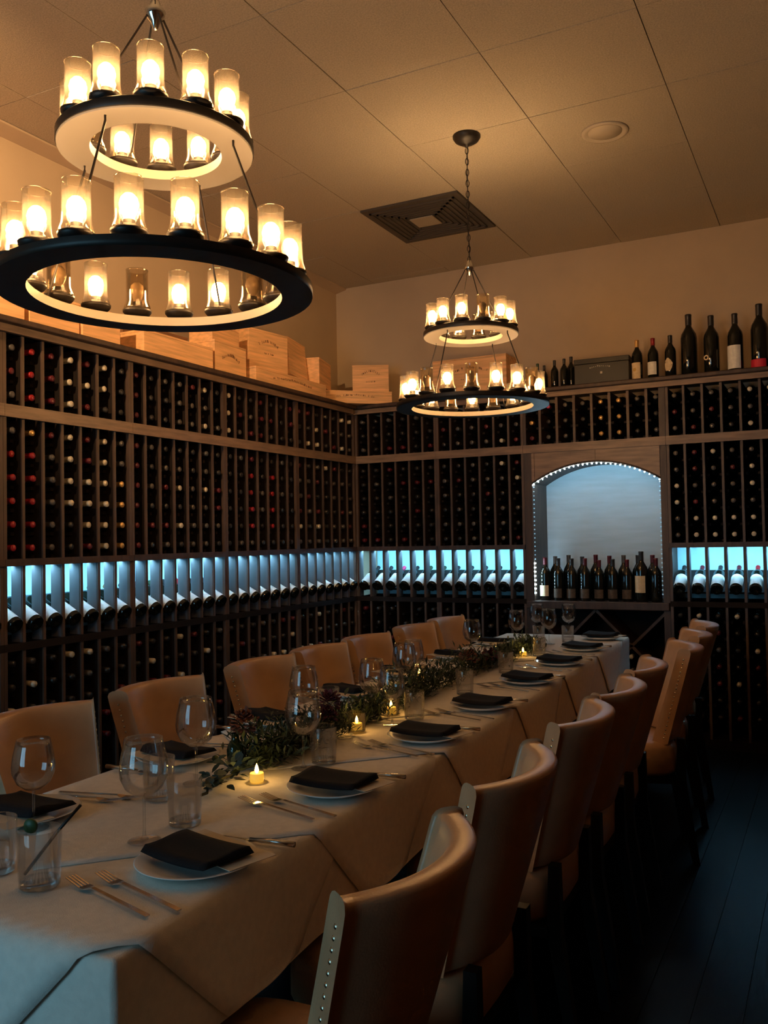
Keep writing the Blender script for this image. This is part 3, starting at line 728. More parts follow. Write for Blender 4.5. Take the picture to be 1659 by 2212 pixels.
def chandelier(loc, label, lo_off, hi_off, lo_dead, hi_dead, face, dz=0.0):
    """loc = point on the ceiling above it; face = direction (deg) from the chandelier to the room's near end"""
    o = thing('chandelier', label, 'chandelier', (loc[0], loc[1], 0))
    can = MB().lathe([(0.072, ZC - 0.002), (0.072, ZC - 0.012), (0.060, ZC - 0.030), (0.035, ZC - 0.045), (0.012, ZC - 0.050), (0.008, ZC - 0.062), (0.0001, ZC - 0.063)], 28)
    can.build('canopy', 'bronze', o, True)
    zh_ = 2.755 + dz
    ch = MB().tube([(0.004 * math.sin(i * 2), 0.004 * math.cos(i * 2.4), ZC - 0.06 - (ZC - 0.06 - zh_ - 0.03) * i / 8) for i in range(9)], 0.0022, 6).build('chain', 'bronze', o)
    nl = 21
    for i in range(nl):
        z = zh_ + 0.035 + (ZC - 0.065 - zh_ - 0.05) * i / (nl - 1)
        put('chain_link', LINK, ch, (0, 0, z), rot=(0, 0, i * PI / 2 + 0.4))
    MB().lathe([(0.0001, zh_ + 0.035), (0.010, zh_ + 0.03), (0.016, zh_ + 0.012), (0.026, zh_), (0.024, zh_ - 0.014), (0.012, zh_ - 0.028), (0.006, zh_ - 0.045), (0.0001, zh_ - 0.05)], 20).build('hub', 'chrome', o, True)
    for tier in (0, 1):
        ro, ri, z0, h, n, off, dead, gr = ((0.388, 0.310, 2.026, 0.024, 18, lo_off, lo_dead, 0.338), (0.240, 0.162, 2.390, 0.024, 12, hi_off, hi_dead, 0.202))[tier]
        ring = ring_mesh(ro, ri, h)
        z0 += dz
        rg = ring.build('lower_ring' if tier == 0 else 'upper_ring', ['bronze' if tier == 0 else 'ring_upper_lit', 'ring_inner_lit'], o, loc=(0, 0, z0))
        for f in rg.data.polygons: f.use_smooth = abs(f.normal.z) < 0.5
        if tier == 1:
            MB().lathe([(ro + 0.0015, 0.004), (ro + 0.003, 0.006), (ro + 0.003, 0.026), (ro + 0.0015, 0.028)], 64, closed=True).build('outer_band', 'bronze', rg, True)
        for k in range(n):
            a = R(face + off + k * 360 / n)
            p = (gr * math.cos(a), gr * math.sin(a), h + 0.012)
            put('candle_cup', cup_mesh, rg, p)
            put('glass_shade', shade_mesh, rg, (p[0], p[1], p[2] + 0.010))
            put('bulb', bulb_off if k in dead else bulb_on, rg, (p[0], p[1], p[2] + 0.002))
    for k in range(4):
        a = R(face + 22 + 90 * k); c, s = math.cos(a), math.sin(a)
        MB().tube([(0.016 * c, 0.016 * s, zh_ - 0.005), (0.20 * c, 0.20 * s, 2.412 + dz)], 0.0028, 6).build('rod', 'bronze', o)
        a = R(face + 58 + 90 * k); c, s = math.cos(a), math.sin(a)
        MB().tube([(0.215 * c, 0.215 * s, 2.390 + dz), (0.215 * c, 0.215 * s, 2.377 + dz), (0.335 * c, 0.335 * s, 2.050 + dz)], 0.003, 6).build('rod', 'bronze', o)
    return o
def facing(x, y): return math.degrees(math.atan2(-y, -x))
chandelier((-1.502, 1.70), 'large two-tier bronze ring chandelier in the near foreground', 10, -3.4, {6, 5, 9, 11}, {8}, facing(-1.502, 1.70), -0.027)
chandelier((-1.64, 4.20), 'two-tier bronze ring chandelier farther back, hanging from its round canopy', 0, -12, {0, 3, 16, 8, 10}, {1, 6}, facing(-1.64, 4.20), 0.012)

# unseen ceiling spotlight, assumed and added to brighten the left wall and crates
sl_ = thing('assumed_spotlight', 'assumed black ceiling spotlight, out of view, aimed at the left wall above the racks', 'spotlight', (-2.55, 1.15, ZC))
MB().lathe([(0.045, -0.002), (0.045, -0.014), (0.02, -0.018), (0.008, -0.02), (0.008, -0.075), (0.0001, -0.076)], 20).build('mount', 'bronze', sl_, True)
aim = (Vector((-3.65, 3.05, 2.72)) - Vector((-2.55, 1.15, ZC - 0.09))).normalized()
Ms = Matrix.Translation((0, 0, -0.09)) @ aim.to_track_quat('-Z', 'Y').to_matrix().to_4x4()
MB().lathe([(0.0001, 0.07), (0.03, 0.065), (0.036, 0.05), (0.040, -0.05), (0.037, -0.05), (0.033, 0.03), (0.0001, 0.032)], 20).build('lamp_head', 'bronze', sl_, True, M=Ms)
sd = bpy.data.lights.new('assumed_spot_beam', 'SPOT'); sd.energy = 300; sd.color = (1, 0.60, 0.27); sd.spot_size = R(62); sd.spot_blend = 0.9; sd.shadow_soft_size = 0.03
put('assumed_spot_beam', sd, sl_, M=Ms @ Matrix.Translation((0, 0, -0.045)))

# ---------------------------------------------------------------- table and cloths
TN, TF = Vector((-0.999, 1.015)), Vector((-1.156, 5.47))     # right-hand corners, near and far
td = (TF - TN).normalized(); tl = (TF - TN).length; tw = 0.76
tn = Vector((-td.y, td.x))                                   # to the left
ZT = 0.745
tb = thing('banquet_table', 'long narrow banquet table hidden under the cloths', 'table', ((TN + td * tl / 2 + tn * tw / 2).x, (TN + td * tl / 2 + tn * tw / 2).y, 0), math.atan2(td.y, td.x) - PI / 2)
MB().box(-tw / 2 + 0.004, tw / 2 - 0.004, -tl / 2 + 0.004, tl / 2 - 0.004, ZT - 0.03, ZT).build('tabletop', 'chair_wood', tb)
for sx in (-1, 1):
    for yy in (-tl / 2 + 0.25, -0.75, 0.75, tl / 2 - 0.25):
        MB().lathe([(0.022, 0), (0.025, 0.02), (0.03, ZT - 0.03)], 10).build('leg', 'chair_wood', tb, loc=(sx * (tw / 2 - 0.14), yy, 0))
def wrap(s, t, lift, flare=0.02):
    """unrolled cloth coordinates (s from right edge to the left, t from the near end) -> world; hangs over the edges"""
    r = 0.012
    ds = -s if s < 0 else (s - tw if s > tw else 0.0); dt = -t if t < 0 else (t - tl if t > tl else 0.0)
    ss = -1 if s < 0 else 1; st = -1 if t < 0 else 1
    lim = 0.225                       # along the sides the cloth settles on the seats' level
    if ds > lim: ds = lim + (ds - lim) * 0.04
    bs = min(max(s, 0), tw); bt = min(max(t, 0), tl)
    z = ZT + 0.004 + lift
    d = math.hypot(ds, dt) if (ds > 0 and dt > 0) else ds + dt
    if d > 0:
        k = min(1.0, d / 0.03)
        out = r * math.sin(k * PI / 2) + lift + flare * max(0, d - 0.03) * 0.35 + 0.006 * math.sin(11 * (s + t) + d * 4) * min(1, d / 0.2)
        drop = 0.012 * (1 - math.cos(k * PI / 2)) + max(0, d - 0.02)
        nx, ny = (ss * ds / d, st * dt / d) if d else (0, 0)
        bs += nx * out; bt += ny * out; z -= drop
    p = TN + td * bt + tn * bs
    return (p.x, p.y, z)
# base cloth, hanging 0.30 all round
drop = 0.29
ts = [-drop + i * 0.02 for i in range(int(drop / 0.02))] + [-0.012, -0.004] 
def samples(length, step_mid):
    a = [-drop, -0.24, -0.19, -0.14, -0.10, -0.06, -0.03, -0.018, -0.008, 0.0]
    m = [length * i / step_mid for i in range(1, step_mid)]
    return a + m + [length - v for v in reversed(a)]
SS = samples(tw, 8); TT = samples(tl, 60)
V = [wrap(s, t, 0.0) for t in TT for s in SS]; nS = len(SS)
F = [(j * nS + i, (j + 1) * nS + i, (j + 1) * nS + i + 1, j * nS + i + 1) for j in range(len(TT) - 1) for i in range(nS - 1)]
bcloth = put('tablecloth', mesh_from('tablecloth', V, F, 'linen', True))
tag(bcloth, 'long taupe tablecloth covering the whole table to its drop', 'tablecloth')
# diamond-laid square overlays, each lapping over the one before
hd = 0.74
cs = 0.381
centres = [0.39, 0.94, 1.70, 2.42, 3.15, 3.86]
olab = ['taupe square overlay whose point hangs over the near table end', 'taupe square overlay, second from the near table end', 'taupe square overlay, third from the near table end',
        'taupe square overlay at the middle of the table', 'taupe square overlay, second from the far table end', 'taupe square overlay at the far table end']
n = 34
for q, ct in enumerate(centres):
    V = []; F = []
    for j in range(n + 1):
        for i in range(n + 1):
            a = -1 + 2 * i / n; b = -1 + 2 * j / n
            s = cs + (a - b) * hd / 2; t = ct + (a + b) * hd / 2
            lift = 0.0022 + 0.0065 * (0.5 - (t - ct) / (2 * hd))
            V.append(wrap(s, t, lift, 0.03))
    F = [(j * (n + 1) + i, j * (n + 1) + i + 1, (j + 1) * (n + 1) + i + 1, (j + 1) * (n + 1) + i) for j in range(n) for i in range(n)]
    o = put('cloth_overlay', mesh_from('cloth_overlay', V, F, 'linen_top', True))
    sm = o.modifiers.new('solid', 'SOLIDIFY'); sm.thickness = 0.0012; sm.offset = 1
    tag(o, olab[q], 'tablecloth', 'square overlays on the table')
ZI = 0.7585          # what stands on the table stands here

# ---------------------------------------------------------------- chairs
def back_mesh():
    """barrel back: grid across (th) and a closed loop around its section"""
    V = []; F = []
    nth, = (18,)
    zb, ztop = 0.50, 0.89
    def cen(u, z):   # u -1..1 across, returns centre line x,y at height z
        k = (z - zb) / (ztop - zb)
        hwid = 0.165 + 0.045 * k
        sag = 0.066 + 0.020 * k
        x = -0.128 - 0.098 * k - sag * (1 - abs(u) ** 2.2)
        return Vector((x, u * hwid))
    prof = []
    T = 0.024
    for z in (0.505, 0.55, 0.64, 0.74, 0.82, 0.86): prof.append((z, T))
    for a in (20, 45, 70, 90, 110, 135, 160): ca = math.cos(R(a)); prof.append((0.870 + 0.020 * math.sin(R(a)) ** 0.6, T * math.copysign(abs(ca) ** 0.6, ca)))
    for z in (0.86, 0.82, 0.74, 0.64, 0.55, 0.505): prof.append((z, -T * (1.0 if z > 0.8 else 1.0 + 0.5 * (0.8 - z) / 0.3)))
    prof.append((0.495, 0))
    L = len(prof)
    for i in range(nth + 1):
        u = -1 + 2 * i / nth
        for z, off in prof:
            c = cen(u, z); e = 0.02
            tg = (cen(min(u + e, 1.2), z) - cen(max(u - e, -1.2), z)).normalized()
            nrm = Vector((-tg.y, tg.x))       # points to -x (outer side) for +y tangent
            p = c + nrm * off
            V.append((p.x, p.y, z))
    for i in range(nth):
        for j in range(L):
            j2 = (j + 1) % L
            F.append((i * L + j, i * L + j2, (i + 1) * L + j2, (i + 1) * L + j))
    F.append(tuple(range(L))); F.append(tuple(reversed(range(nth * L, nth * L + L))))
    return mesh_from('backrest', V, F, 'leather', True), cen
bmesh_back, cen = back_mesh()
nh = MB()
for s in (-1, 1):
    for k in range(20):
        z = 0.52 + k * 0.0175
        for dx in (-0.012,):
            c = cen(s, z)
            M = Matrix.Translation((c.x - 0.006, c.y + s * 0.0015, z)) @ Matrix.Rotation(-s * R(90), 4, 'X')
            nh.lathe([(0.0055, 0), (0.005, 0.0022), (0.0028, 0.004), (0.0001, 0.0045)], 8, M)
nail_mesh = nh.mesh('nailhead_trim', 'nail_brass', True)
def seat_mesh():
    V = []; F = []; n = 28
    rows = [(0.80, 0.362), (0.93, 0.365), (1.0, 0.385), (1.0, 0.44), (0.985, 0.475), (0.93, 0.492), (0.75, 0.500), (0.4, 0.504)]
    for s, z in rows:
        for i in range(n):
            a = 2 * PI * i / n; ca, sa = math.cos(a), math.sin(a); p = 2 / 4.0
            V.append((0.02 + 0.222 * s * math.copysign(abs(ca) ** p, ca), 0.218 * s * math.copysign(abs(sa) ** p, sa), z))
    for j in range(len(rows) - 1):
        for i in range(n): F.append((j * n + i, j * n + (i + 1) % n, (j + 1) * n + (i + 1) % n, (j + 1) * n + i))
    F.append(tuple(reversed(range(n)))); F.append(tuple(range((len(rows) - 1) * n, len(rows) * n)))
    return mesh_from('seat', V, F, 'leather', True)
seat_m = seat_mesh()
leg_f = MB().add([(-.014, -.014, 0), (.014, -.014, 0), (.014, .014, 0), (-.014, .014, 0), (-.022, -.022, .362), (.022, -.022, .362), (.022, .022, .362), (-.022, .022, .362)],
                 [(0, 3, 2, 1), (4, 5, 6, 7), (0, 1, 5, 4), (1, 2, 6, 5), (2, 3, 7, 6), (3, 0, 4, 7)]).mesh('leg', 'chair_wood')
leg_r = MB().add([(-.065, -.013, 0), (-.037, -.013, 0), (-.037, .013, 0), (-.065, .013, 0), (-.018, -.018, .34), (.018, -.018, .34), (.018, .018, .34), (-.018, .018, .34),
                  (-.016, -.016, .52), (.012, -.016, .52), (.012, .016, .52), (-.016, .016, .52)],
                 [(0, 3, 2, 1), (0, 1, 5, 4), (1, 2, 6, 5), (2, 3, 7, 6), (3, 0, 4, 7), (4, 5, 9, 8), (5, 6, 10, 9), (6, 7, 11, 10), (7, 4, 8, 11), (8, 9, 10, 11)]).mesh('leg', 'chair_wood')
def make_chair():
    o = thing('dining_chair', 'x', 'chair')
    b = put('backrest', bmesh_back, o)
    bv = b.modifiers.new('bevel', 'BEVEL'); bv.width = 0.008; bv.segments = 2; bv.limit_method = 'ANGLE'; bv.angle_limit = R(50)
    tag(put('nailhead_trim', nail_mesh, b), 'row of round metal nailheads down both edges of the back', kind='stuff')
    bs = put('seat', seat_m, o)
    for s in (-1, 1):
        put('leg', leg_f, o, (0.20, s * 0.17, 0)); put('leg', leg_r, o, (-0.205, s * 0.165, 0))
    put('seat_rail', MB().box(-0.19, 0.21, -0.19, 0.19, 0.335, 0.364).mesh('seat_rail', 'chair_wood'), o)
    return o
proto = make_chair()
first = [True]
def chair(x, y, rz, label):
    o = proto if first[0] else copy_tree(proto); first[0] = False
    o.location = (x, y, 0); o.rotation_euler = (0, 0, rz)
    o['label'] = label; o['group'] = 'tan leather dining chairs around the table'
    return o
RC = [(-0.850, 1.245, 182, 'tan leather chair nearest the camera, its curved back filling the lower centre'), (-0.880, 1.815, 181, 'tan leather chair second from the camera on the right side'),
      (-0.890, 2.425, 181, 'tan leather chair third from the camera on the right side'), (-0.890, 2.89, 180, 'tan leather chair fourth from the camera on the right side'),
      (-0.905, 3.385, 183, 'tan leather chair fifth from the camera on the right side'), (-0.850, 3.96, 196, 'tan leather chair sixth on the right side, turned outward'),
      (-0.875, 4.47, 194, 'tan leather chair seventh from the camera on the right side'), (-0.90, 4.95, 192, 'tan leather chair at the far end of the right side')]
for x, y, a, l in RC: chair(x, y, R(a), l)
LCX = -1.865
LC = [(1.825, 'tan leather chair at the left picture edge, nearest on the far side'), (2.36, 'tan leather chair second along the left side of the table'), (2.965, 'tan leather chair third along the left side of the table'),
      (3.415, 'tan leather chair fourth along the left side of the table'), (3.865, 'tan leather chair fifth along the left side of the table'), (4.42, 'tan leather chair sixth along the left side of the table'), (4.875, 'tan leather chair at the far end of the left side')]
for y, l in LC: chair(LCX, y, R(-2), l)

# ---------------------------------------------------------------- place settings
plate_prof = [(0.0001, 0.004), (0.070, 0.004), (0.085, 0.008), (0.116, 0.017), (0.118, 0.016), (0.084, 0.003), (0.066, 0.0), (0.0001, 0.0)]
plate_mesh = MB().lathe(plate_prof, 40).mesh('plate', 'china', True)
def napkin_mesh():
    # folded cloth: a soft rectangular pad, rolled over along one long edge
    V = []; F = []; nx, ny = 14, 10
    for side in (1, 0):
        for j in range(ny + 1):
            for i in range(nx + 1):
                x = -0.115 + 0.23 * i / nx; y = -0.075 + 0.15 * j / ny
                h = 0.020 + 0.004 * math.sin(y * 40) + 0.004 * (x / 0.115) ** 2
                edge = min(1, (0.075 - abs(y)) / 0.014); h2 = 0.009 + (h - 0.009) * math.sqrt(max(0.0, 1 - (1 - edge) ** 2))
                V.append((x + 0.006 * math.sin(y * 25), y, h2 if side else 0.003 + 0.006 * (x / 0.115) ** 2))
    N = (nx + 1) * (ny + 1)
    for j in range(ny):
        for i in range(nx):
            a = j * (nx + 1) + i
            F.append((a, a + 1, a + nx + 2, a + nx + 1)); F.append((N + a, N + a + nx + 1, N + a + nx + 2, N + a + 1))
    for i in range(nx):
        F.append((i, N + i, N + i + 1, i + 1)); a = ny * (nx + 1) + i; F.append((a, a + 1, N + a + 1, N + a))
    for j in range(ny):
        a = j * (nx + 1); b_ = a + nx + 1; F.append((a, b_, N + b_, N + a)); a += nx; b_ += nx; F.append((a, N + a, N + b_, b_))
    return mesh_from('napkin', V, F, 'napkin', True)
nap_mesh = napkin_mesh()
for v_ in nap_mesh.vertices: v_.co.x *= 0.78; v_.co.y *= 0.80; v_.co.z *= 0.9
def fork_parts():
    hd_ = MB().add([(-0.0035, -0.125, 0.0008), (0.0035, -0.125, 0.0008), (0.0035, 0.045, 0.005), (-0.0035, 0.045, 0.005), (-0.005, -0.125, 0.003), (0.005, -0.125, 0.003), (0.0035, 0.045, 0.0072), (-0.0035, 0.045, 0.0072)],
                   [(0, 3, 2, 1), (4, 5, 6, 7), (0, 1, 5, 4), (1, 2, 6, 5), (2, 3, 7, 6), (3, 0, 4, 7)]).mesh('handle', 'steel')
    ne = MB().add([(-0.0035, 0.045, 0.005), (0.0035, 0.045, 0.005), (0.011, 0.062, 0.0015), (-0.011, 0.062, 0.0015), (0.011, 0.075, 0.001), (-0.011, 0.075, 0.001),
                   (-0.0035, 0.045, 0.0072), (0.0035, 0.045, 0.0072), (0.011, 0.062, 0.0035), (-0.011, 0.062, 0.0035), (0.011, 0.075, 0.003), (-0.011, 0.075, 0.003)],
                  [(0, 3, 2, 1), (3, 5, 4, 2), (6, 7, 8, 9), (9, 8, 10, 11), (0, 6, 9, 3), (3, 9, 11, 5), (1, 2, 8, 7), (2, 4, 10, 8), (4, 5, 11, 10), (0, 1, 7, 6)]).mesh('neck', 'steel')
    tine = MB().add([(-0.0014, 0, 0.001), (0.0014, 0, 0.001), (0.0010, 0.048, 0.008), (-0.0010, 0.048, 0.008), (-0.0014, 0, 0.003), (0.0014, 0, 0.003), (0.0010, 0.048, 0.0095), (-0.0010, 0.048, 0.0095)],
                    [(0, 3, 2, 1), (4, 5, 6, 7), (0, 1, 5, 4), (1, 2, 6, 5), (2, 3, 7, 6), (3, 0, 4, 7)]).mesh('tine', 'steel')
    return hd_, ne, tine
FK = fork_parts()
blade_m = MB().add([(-0.010, 0.0, 0.001), (0.008, 0.0, 0.001), (0.009, 0.09, 0.001), (-0.002, 0.12, 0.001), (-0.010, 0.0, 0.003), (0.008, 0.0, 0.002), (0.009, 0.09, 0.002), (-0.002, 0.12, 0.003)],
                   [(0, 3, 2, 1), (4, 5, 6, 7), (0, 1, 5, 4), (1, 2, 6, 5), (2, 3, 7, 6), (3, 0, 4, 7)]).mesh('blade', 'steel')
khandle_m = MB().tube([(0, -0.11, 0.0062), (0, -0.06, 0.0062), (0, -0.005, 0.0045)], 0.005, 8, rads=[0.006, 0.0055, 0.004]).mesh('handle', 'steel', True)
def fork(x, y, rz, label):
    o = thing('fork', label, 'fork', (x, y, ZI), rz, 'forks laid on the table')
    put('handle', FK[0], o); hd2 = put('neck', FK[1], o)
    for k in range(4): put('tine', FK[2], hd2, (-0.0093 + 0.0062 * k, 0.075, 0))
    return o
def knife(x, y, rz, label):
    o = thing('table_knife', label, 'knife', (x, y, ZI), rz, 'knives laid on the table')
    put('blade', blade_m, o); put('handle', khandle_m, o); return o
# glassware -------------------------------------------------------------
def shell(pro, t): return pro + [(max(0.0001, r - t), z + (t if i == 0 else 0)) for i, (r, z) in reversed(list(enumerate(pro)))]
bowl_o = [(0.004, 0.098), (0.022, 0.103), (0.041, 0.118), (0.0525, 0.142), (0.0545, 0.162), (0.051, 0.190), (0.045, 0.215), (0.042, 0.230)]
bowl_m = MB().lathe(shell(bowl_o, 0.0012), 28).mesh('bowl', 'glass_clear', True)
stem_m = MB().lathe([(0.010, 0.0045), (0.0045, 0.012), (0.0034, 0.03), (0.0033, 0.085), (0.0045, 0.096)], 12).mesh('stem', 'glass_water', True)
foot_m = MB().lathe([(0.0001, 0.0005), (0.036, 0.0005), (0.0375, 0.0015), (0.034, 0.0025), (0.010, 0.0045), (0.0001, 0.0046)], 28).mesh('foot', 'glass_clear', True)
tum_m = MB().lathe([(0.0001, 0.0005), (0.032, 0.0005), (0.0335, 0.003), (0.037, 0.105), (0.0365, 0.106), (0.0355, 0.105), (0.0318, 0.016), (0.0001, 0.013)], 28).mesh('tumbler_wall', 'glass_clear', True)
tum_base = MB().lathe([(0.0001, 0.0008), (0.031, 0.0008), (0.0318, 0.0125), (0.0001, 0.0125)], 24).mesh('thick_base', 'glass_water', True)
def wine_glass(x, y, label, sc=1.0):
    o = thing('wine_glass', label, 'wine glass', (x, y, ZI), 0, 'stemmed wine glasses on the table'); sc *= 0.83; o.scale = (sc, sc, sc)
    put('bowl', bowl_m, o); put('stem', stem_m, o); put('foot', foot_m, o); return o
def tumbler(x, y, label, sc=1.0):
    o = thing('tumbler', label, 'tumbler', (x, y, ZI), 0, 'water tumblers on the table'); o.scale = (sc, sc, sc * 0.9)
    put('tumbler_wall', tum_m, o); put('thick_base', tum_base, o); return o
RP = [(-1.111, 1.35), (-1.125, 1.892), (-1.150, 2.49), (-1.162, 3.015), (-1.183, 3.60), (-1.205, 4.16), (-1.235, 4.71), (-1.262, 5.25)]
LP = [(-1.665, 1.428), (-1.690, 1.977), (-1.735, 2.509), (-1.745, 3.06), (-1.755, 3.594), (-1.760, 4.20), (-1.762, 4.80)]
for si, (nm, P) in enumerate((('right', RP), ('left', LP))):
    for k, (x, y) in enumerate(P):
        far = f'{ordn(k)} setting on the {nm} side'
        tag(put('plate', plate_mesh, loc=(x, y, ZI)), f'round white plate under the black napkin, {far}', 'plate', 'white plates on the table')
        rz = R(2) + (0 if si == 0 else PI)
        s = -1 if si == 0 else 1            # towards the diner
        d = -s
        cdm = put('menu_card', boxmesh('menu_card', -0.055, 0.055, -0.115, 0.115, 0, 0.0012, 'menu_card'), loc=(x - 0.012 * s, y + 0.045 * d, ZI + 0.0175), rot=(0, 0, rz + R(90 - 18)))
        tag(cdm, f'cream menu card tucked under the napkin, {far}', 'menu card', 'menu cards on the plates')
        nk = put('napkin', nap_mesh, loc=(x, y, ZI + 0.0165), rot=(0, 0, rz + R(random.uniform(-12, 4)) - R(6)))
        tag(nk, f'folded black napkin lying on the plate, {far}', 'napkin', 'black napkins on the plates')
        if k < 7:
            # the diner's left is toward -y on the right side
            ln = -1 if si == 0 else 1
            base = PI / 2 if si == 0 else -PI / 2
            skew = R(-14) if si == 0 else R(10)
            fork(x - 0.012 * 1 if si == 0 else x + 0.01, y + ln * 0.150, base + skew, f'inner steel fork beside the {far}')
            fork(x - 0.045 if si == 0 else x + 0.04, y + ln * 0.190, base + skew, f'outer steel fork beside the {far}')
            knife(x + (0.01 if si == 0 else -0.01), y - ln * 0.150, base + R(4), f'steel knife beside the {far}')
WG = [(-1.580, 1.372, 'wine glass nearest the left picture edge in front of a tan chair', 1.02), (-1.300, 1.412, 'large wine glass behind the nearest black napkin', 1.12), (-1.480, 1.800, 'tall wine glass standing in front of the second left chair', 1.15),
      (-1.305, 2.035, 'wine glass just behind the second right-hand napkin', 1.10), (-1.565, 2.45, 'wine glass before the third left chair, beyond the dark flower', 1.08), (-1.435, 2.68, 'wine glass beside the pair of lit tea lights', 1.08),
      (-1.330, 2.62, 'wine glass behind the third right-hand napkin', 1.0), (-1.53, 3.13, 'wine glass before the fifth left chair', 1.08), (-1.600, 3.36, 'wine glass beside the glass votive in mid table', 1.0),
      (-1.660, 4.18, 'wine glass near the far tea lights on the left', 1.05), (-1.620, 4.76, 'wine glass leftmost in the far cluster', 1.05), (-1.650, 5.24, 'wine glass second from left in the far cluster', 1.05),
      (-1.475, 4.90, 'wine glass at the front of the far cluster', 1.05), (-1.465, 5.28, 'wine glass rightmost in the far cluster', 1.05)]
for x, y, l, s in WG: wine_glass(x, y, l, s)
TU = [(-1.310, 1.150, 'tumbler with a dark stirrer at the lower left', 1.08), (-1.296, 1.535, 'short tumbler between the nearest wine glass and garland', 1.05), (-1.480, 1.660, 'tumbler with bright blue glints behind the large wine glass', 1.05),
      (-1.290, 2.115, 'tumbler right of the dark flowers behind the second napkin', 1.05), (-1.305, 2.74, 'tumbler between the tea lights and third right napkin', 1.0), (-1.445, 1.165, 'tumbler cut by the left picture edge', 1.05),
      (-1.325, 3.25, 'tumbler beside the garland at the fourth right napkin', 1.0), (-1.62, 2.70, 'tumbler on the left side opposite the tea light pair', 1.0), (-1.355, 3.82, 'tumbler beyond the fifth right napkin', 1.0), (-1.38, 4.40, 'tumbler beside the far single tea light', 1.0), (-1.56, 4.98, 'tumbler among the far cluster of wine glasses', 1.0), (-1.40, 5.02, 'tumbler on the right of the far glass cluster', 1.0)]
for x, y, l, s in TU: tumbler(x, y, l, s)
st = thing('stirrer', 'thin black stirrer leaning in the lower-left tumbler', 'stirrer', (-1.310, 1.150, ZI))
MB().tube([(-0.025, -0.012, 0.02), (0.026, 0.018, 0.095), (0.062, 0.040, 0.142)], 0.003, 8).build('stick', 'straw', st, True)
li = thing('lime_wedge', 'small green lime wedge on the rim of the lower-left tumbler', 'garnish', (-1.344, 1.160, ZI + 0.100), R(20))
MB().lathe([(0.0001, -0.004), (0.012, -0.004), (0.014, 0), (0.012, 0.004), (0.0001, 0.004)], 16, Matrix.Rotation(R(90), 4, 'X')).build('wedge', 'lime', li, True)

# ---------------------------------------------------------------- tea lights
tea_m = MB().lathe([(0.0001, 0), (0.0175, 0), (0.018, 0.003), (0.018, 0.021), (0.016, 0.0225), (0.010, 0.0215), (0.0001, 0.021)], 20).mesh('wax', 'wax', True)
flame_m = MB().lathe([(0.0001, 0.020), (0.004, 0.023), (0.0055, 0.029), (0.0035, 0.038), (0.0001, 0.046)], 10).mesh('flame', 'flame', True)
vot_m = MB().lathe([(0.0001, 0.0005), (0.026, 0.0005), (0.028, 0.004), (0.033, 0.062), (0.0322, 0.0625), (0.0312, 0.061), (0.0262, 0.0045), (0.0001, 0.004)], 24).mesh('votive_glass', 'glass_votive', True)
TL = [(-1.349, 1.880, 'bare lit tea light by the near end of the garland', False), (-1.395, 2.495, 'lit tea light in a clear votive, left of a pair', True), (-1.412, 2.775, 'lit tea light in a clear votive, right of a pair', True),
      (-1.640, 3.50, 'lit tea light in a flared votive before the sixth left chair', True), (-1.600, 4.36, 'lit tea light in the far left votive', True), (-1.455, 4.37, 'bare lit tea light at the far end of the garland', False)]
for x, y, l, vt in TL:
    if vt:
        g = put('votive_holder', vot_m, loc=(x, y, ZI))
        tag(g, l.replace('lit tea light in a', 'glass votive holder round the tea light,').replace('lit tea light in the', 'glass votive holder round the tea light,').replace(' clear votive,', '').replace(' flared votive', '').replace(' votive', ' side'), 'votive', 'glass votive holders')
    o = thing('tea_light', l, 'candle', (x, y, ZI + (0.0045 if vt else 0)), 0, 'lit tea lights on the table')
    put('wax', tea_m, o); put('flame', flame_m, o)
    ldat = bpy.data.lights.new('candle_glow', 'POINT'); ldat.energy = 0.22; ldat.color = (1, 0.55, 0.15); ldat.shadow_soft_size = 0.006
    put('flame_light', ldat, o, (0, 0, 0.052))

# ---------------------------------------------------------------- garland and flowers
leaf_v = [(0, 0, 0), (0.006, 0.010, 0.002), (0.0075, 0.020, 0.003), (0.004, 0.032, 0.001), (0, 0.038, -0.002), (-0.004, 0.032, 0.001), (-0.0075, 0.020, 0.003), (-0.006, 0.010, 0.002), (0, 0.010, -0.001), (0, 0.020, -0.001), (0, 0.032, -0.002)]
leaf_f = [(0, 1, 8), (1, 2, 9, 8), (2, 3, 10, 9), (3, 4, 10), (0, 8, 7), (8, 9, 6, 7), (9, 10, 5, 6), (10, 4, 5)]
leafA = mesh_from('leaf', leaf_v, leaf_f, 'leaf', True)
leafB = mesh_from('leaf', [(x * 1.5, y * 0.8, z) for x, y, z in leaf_v], leaf_f, 'leaf_blue', True)
GP = [(-1.385, 1.700), (-1.420, 1.82), (-1.440, 1.95), (-1.425, 2.08), (-1.445, 2.37), (-1.46, 2.62), (-1.46, 2.90), (-1.480, 3.25), (-1.50, 3.76), (-1.50, 4.10), (-1.50, 4.45), (-1.50, 4.70)]
def gpt(t):
    k = t * (len(GP) - 1); i = min(int(k), len(GP) - 2); f = k - i
    return Vector((GP[i][0] + (GP[i + 1][0] - GP[i][0]) * f, GP[i][1] + (GP[i + 1][1] - GP[i][1]) * f, 0))
ga = thing('garland', 'leafy green eucalyptus and fern garland running down the table centre', 'garland', (0, 0, ZI))
MB().tube([gpt(i / 60) + Vector((0.008 * math.sin(i * 1.7), 0, 0.008)) for i in range(61)], 0.0035, 6).build('stem', 'stem_green', ga)
def inertea(p): return all((p.x - x) ** 2 + (p.y - y) ** 2 > 0.038 ** 2 for x, y, l, vt in TL)
rg = random.Random(3)
cnt = 0
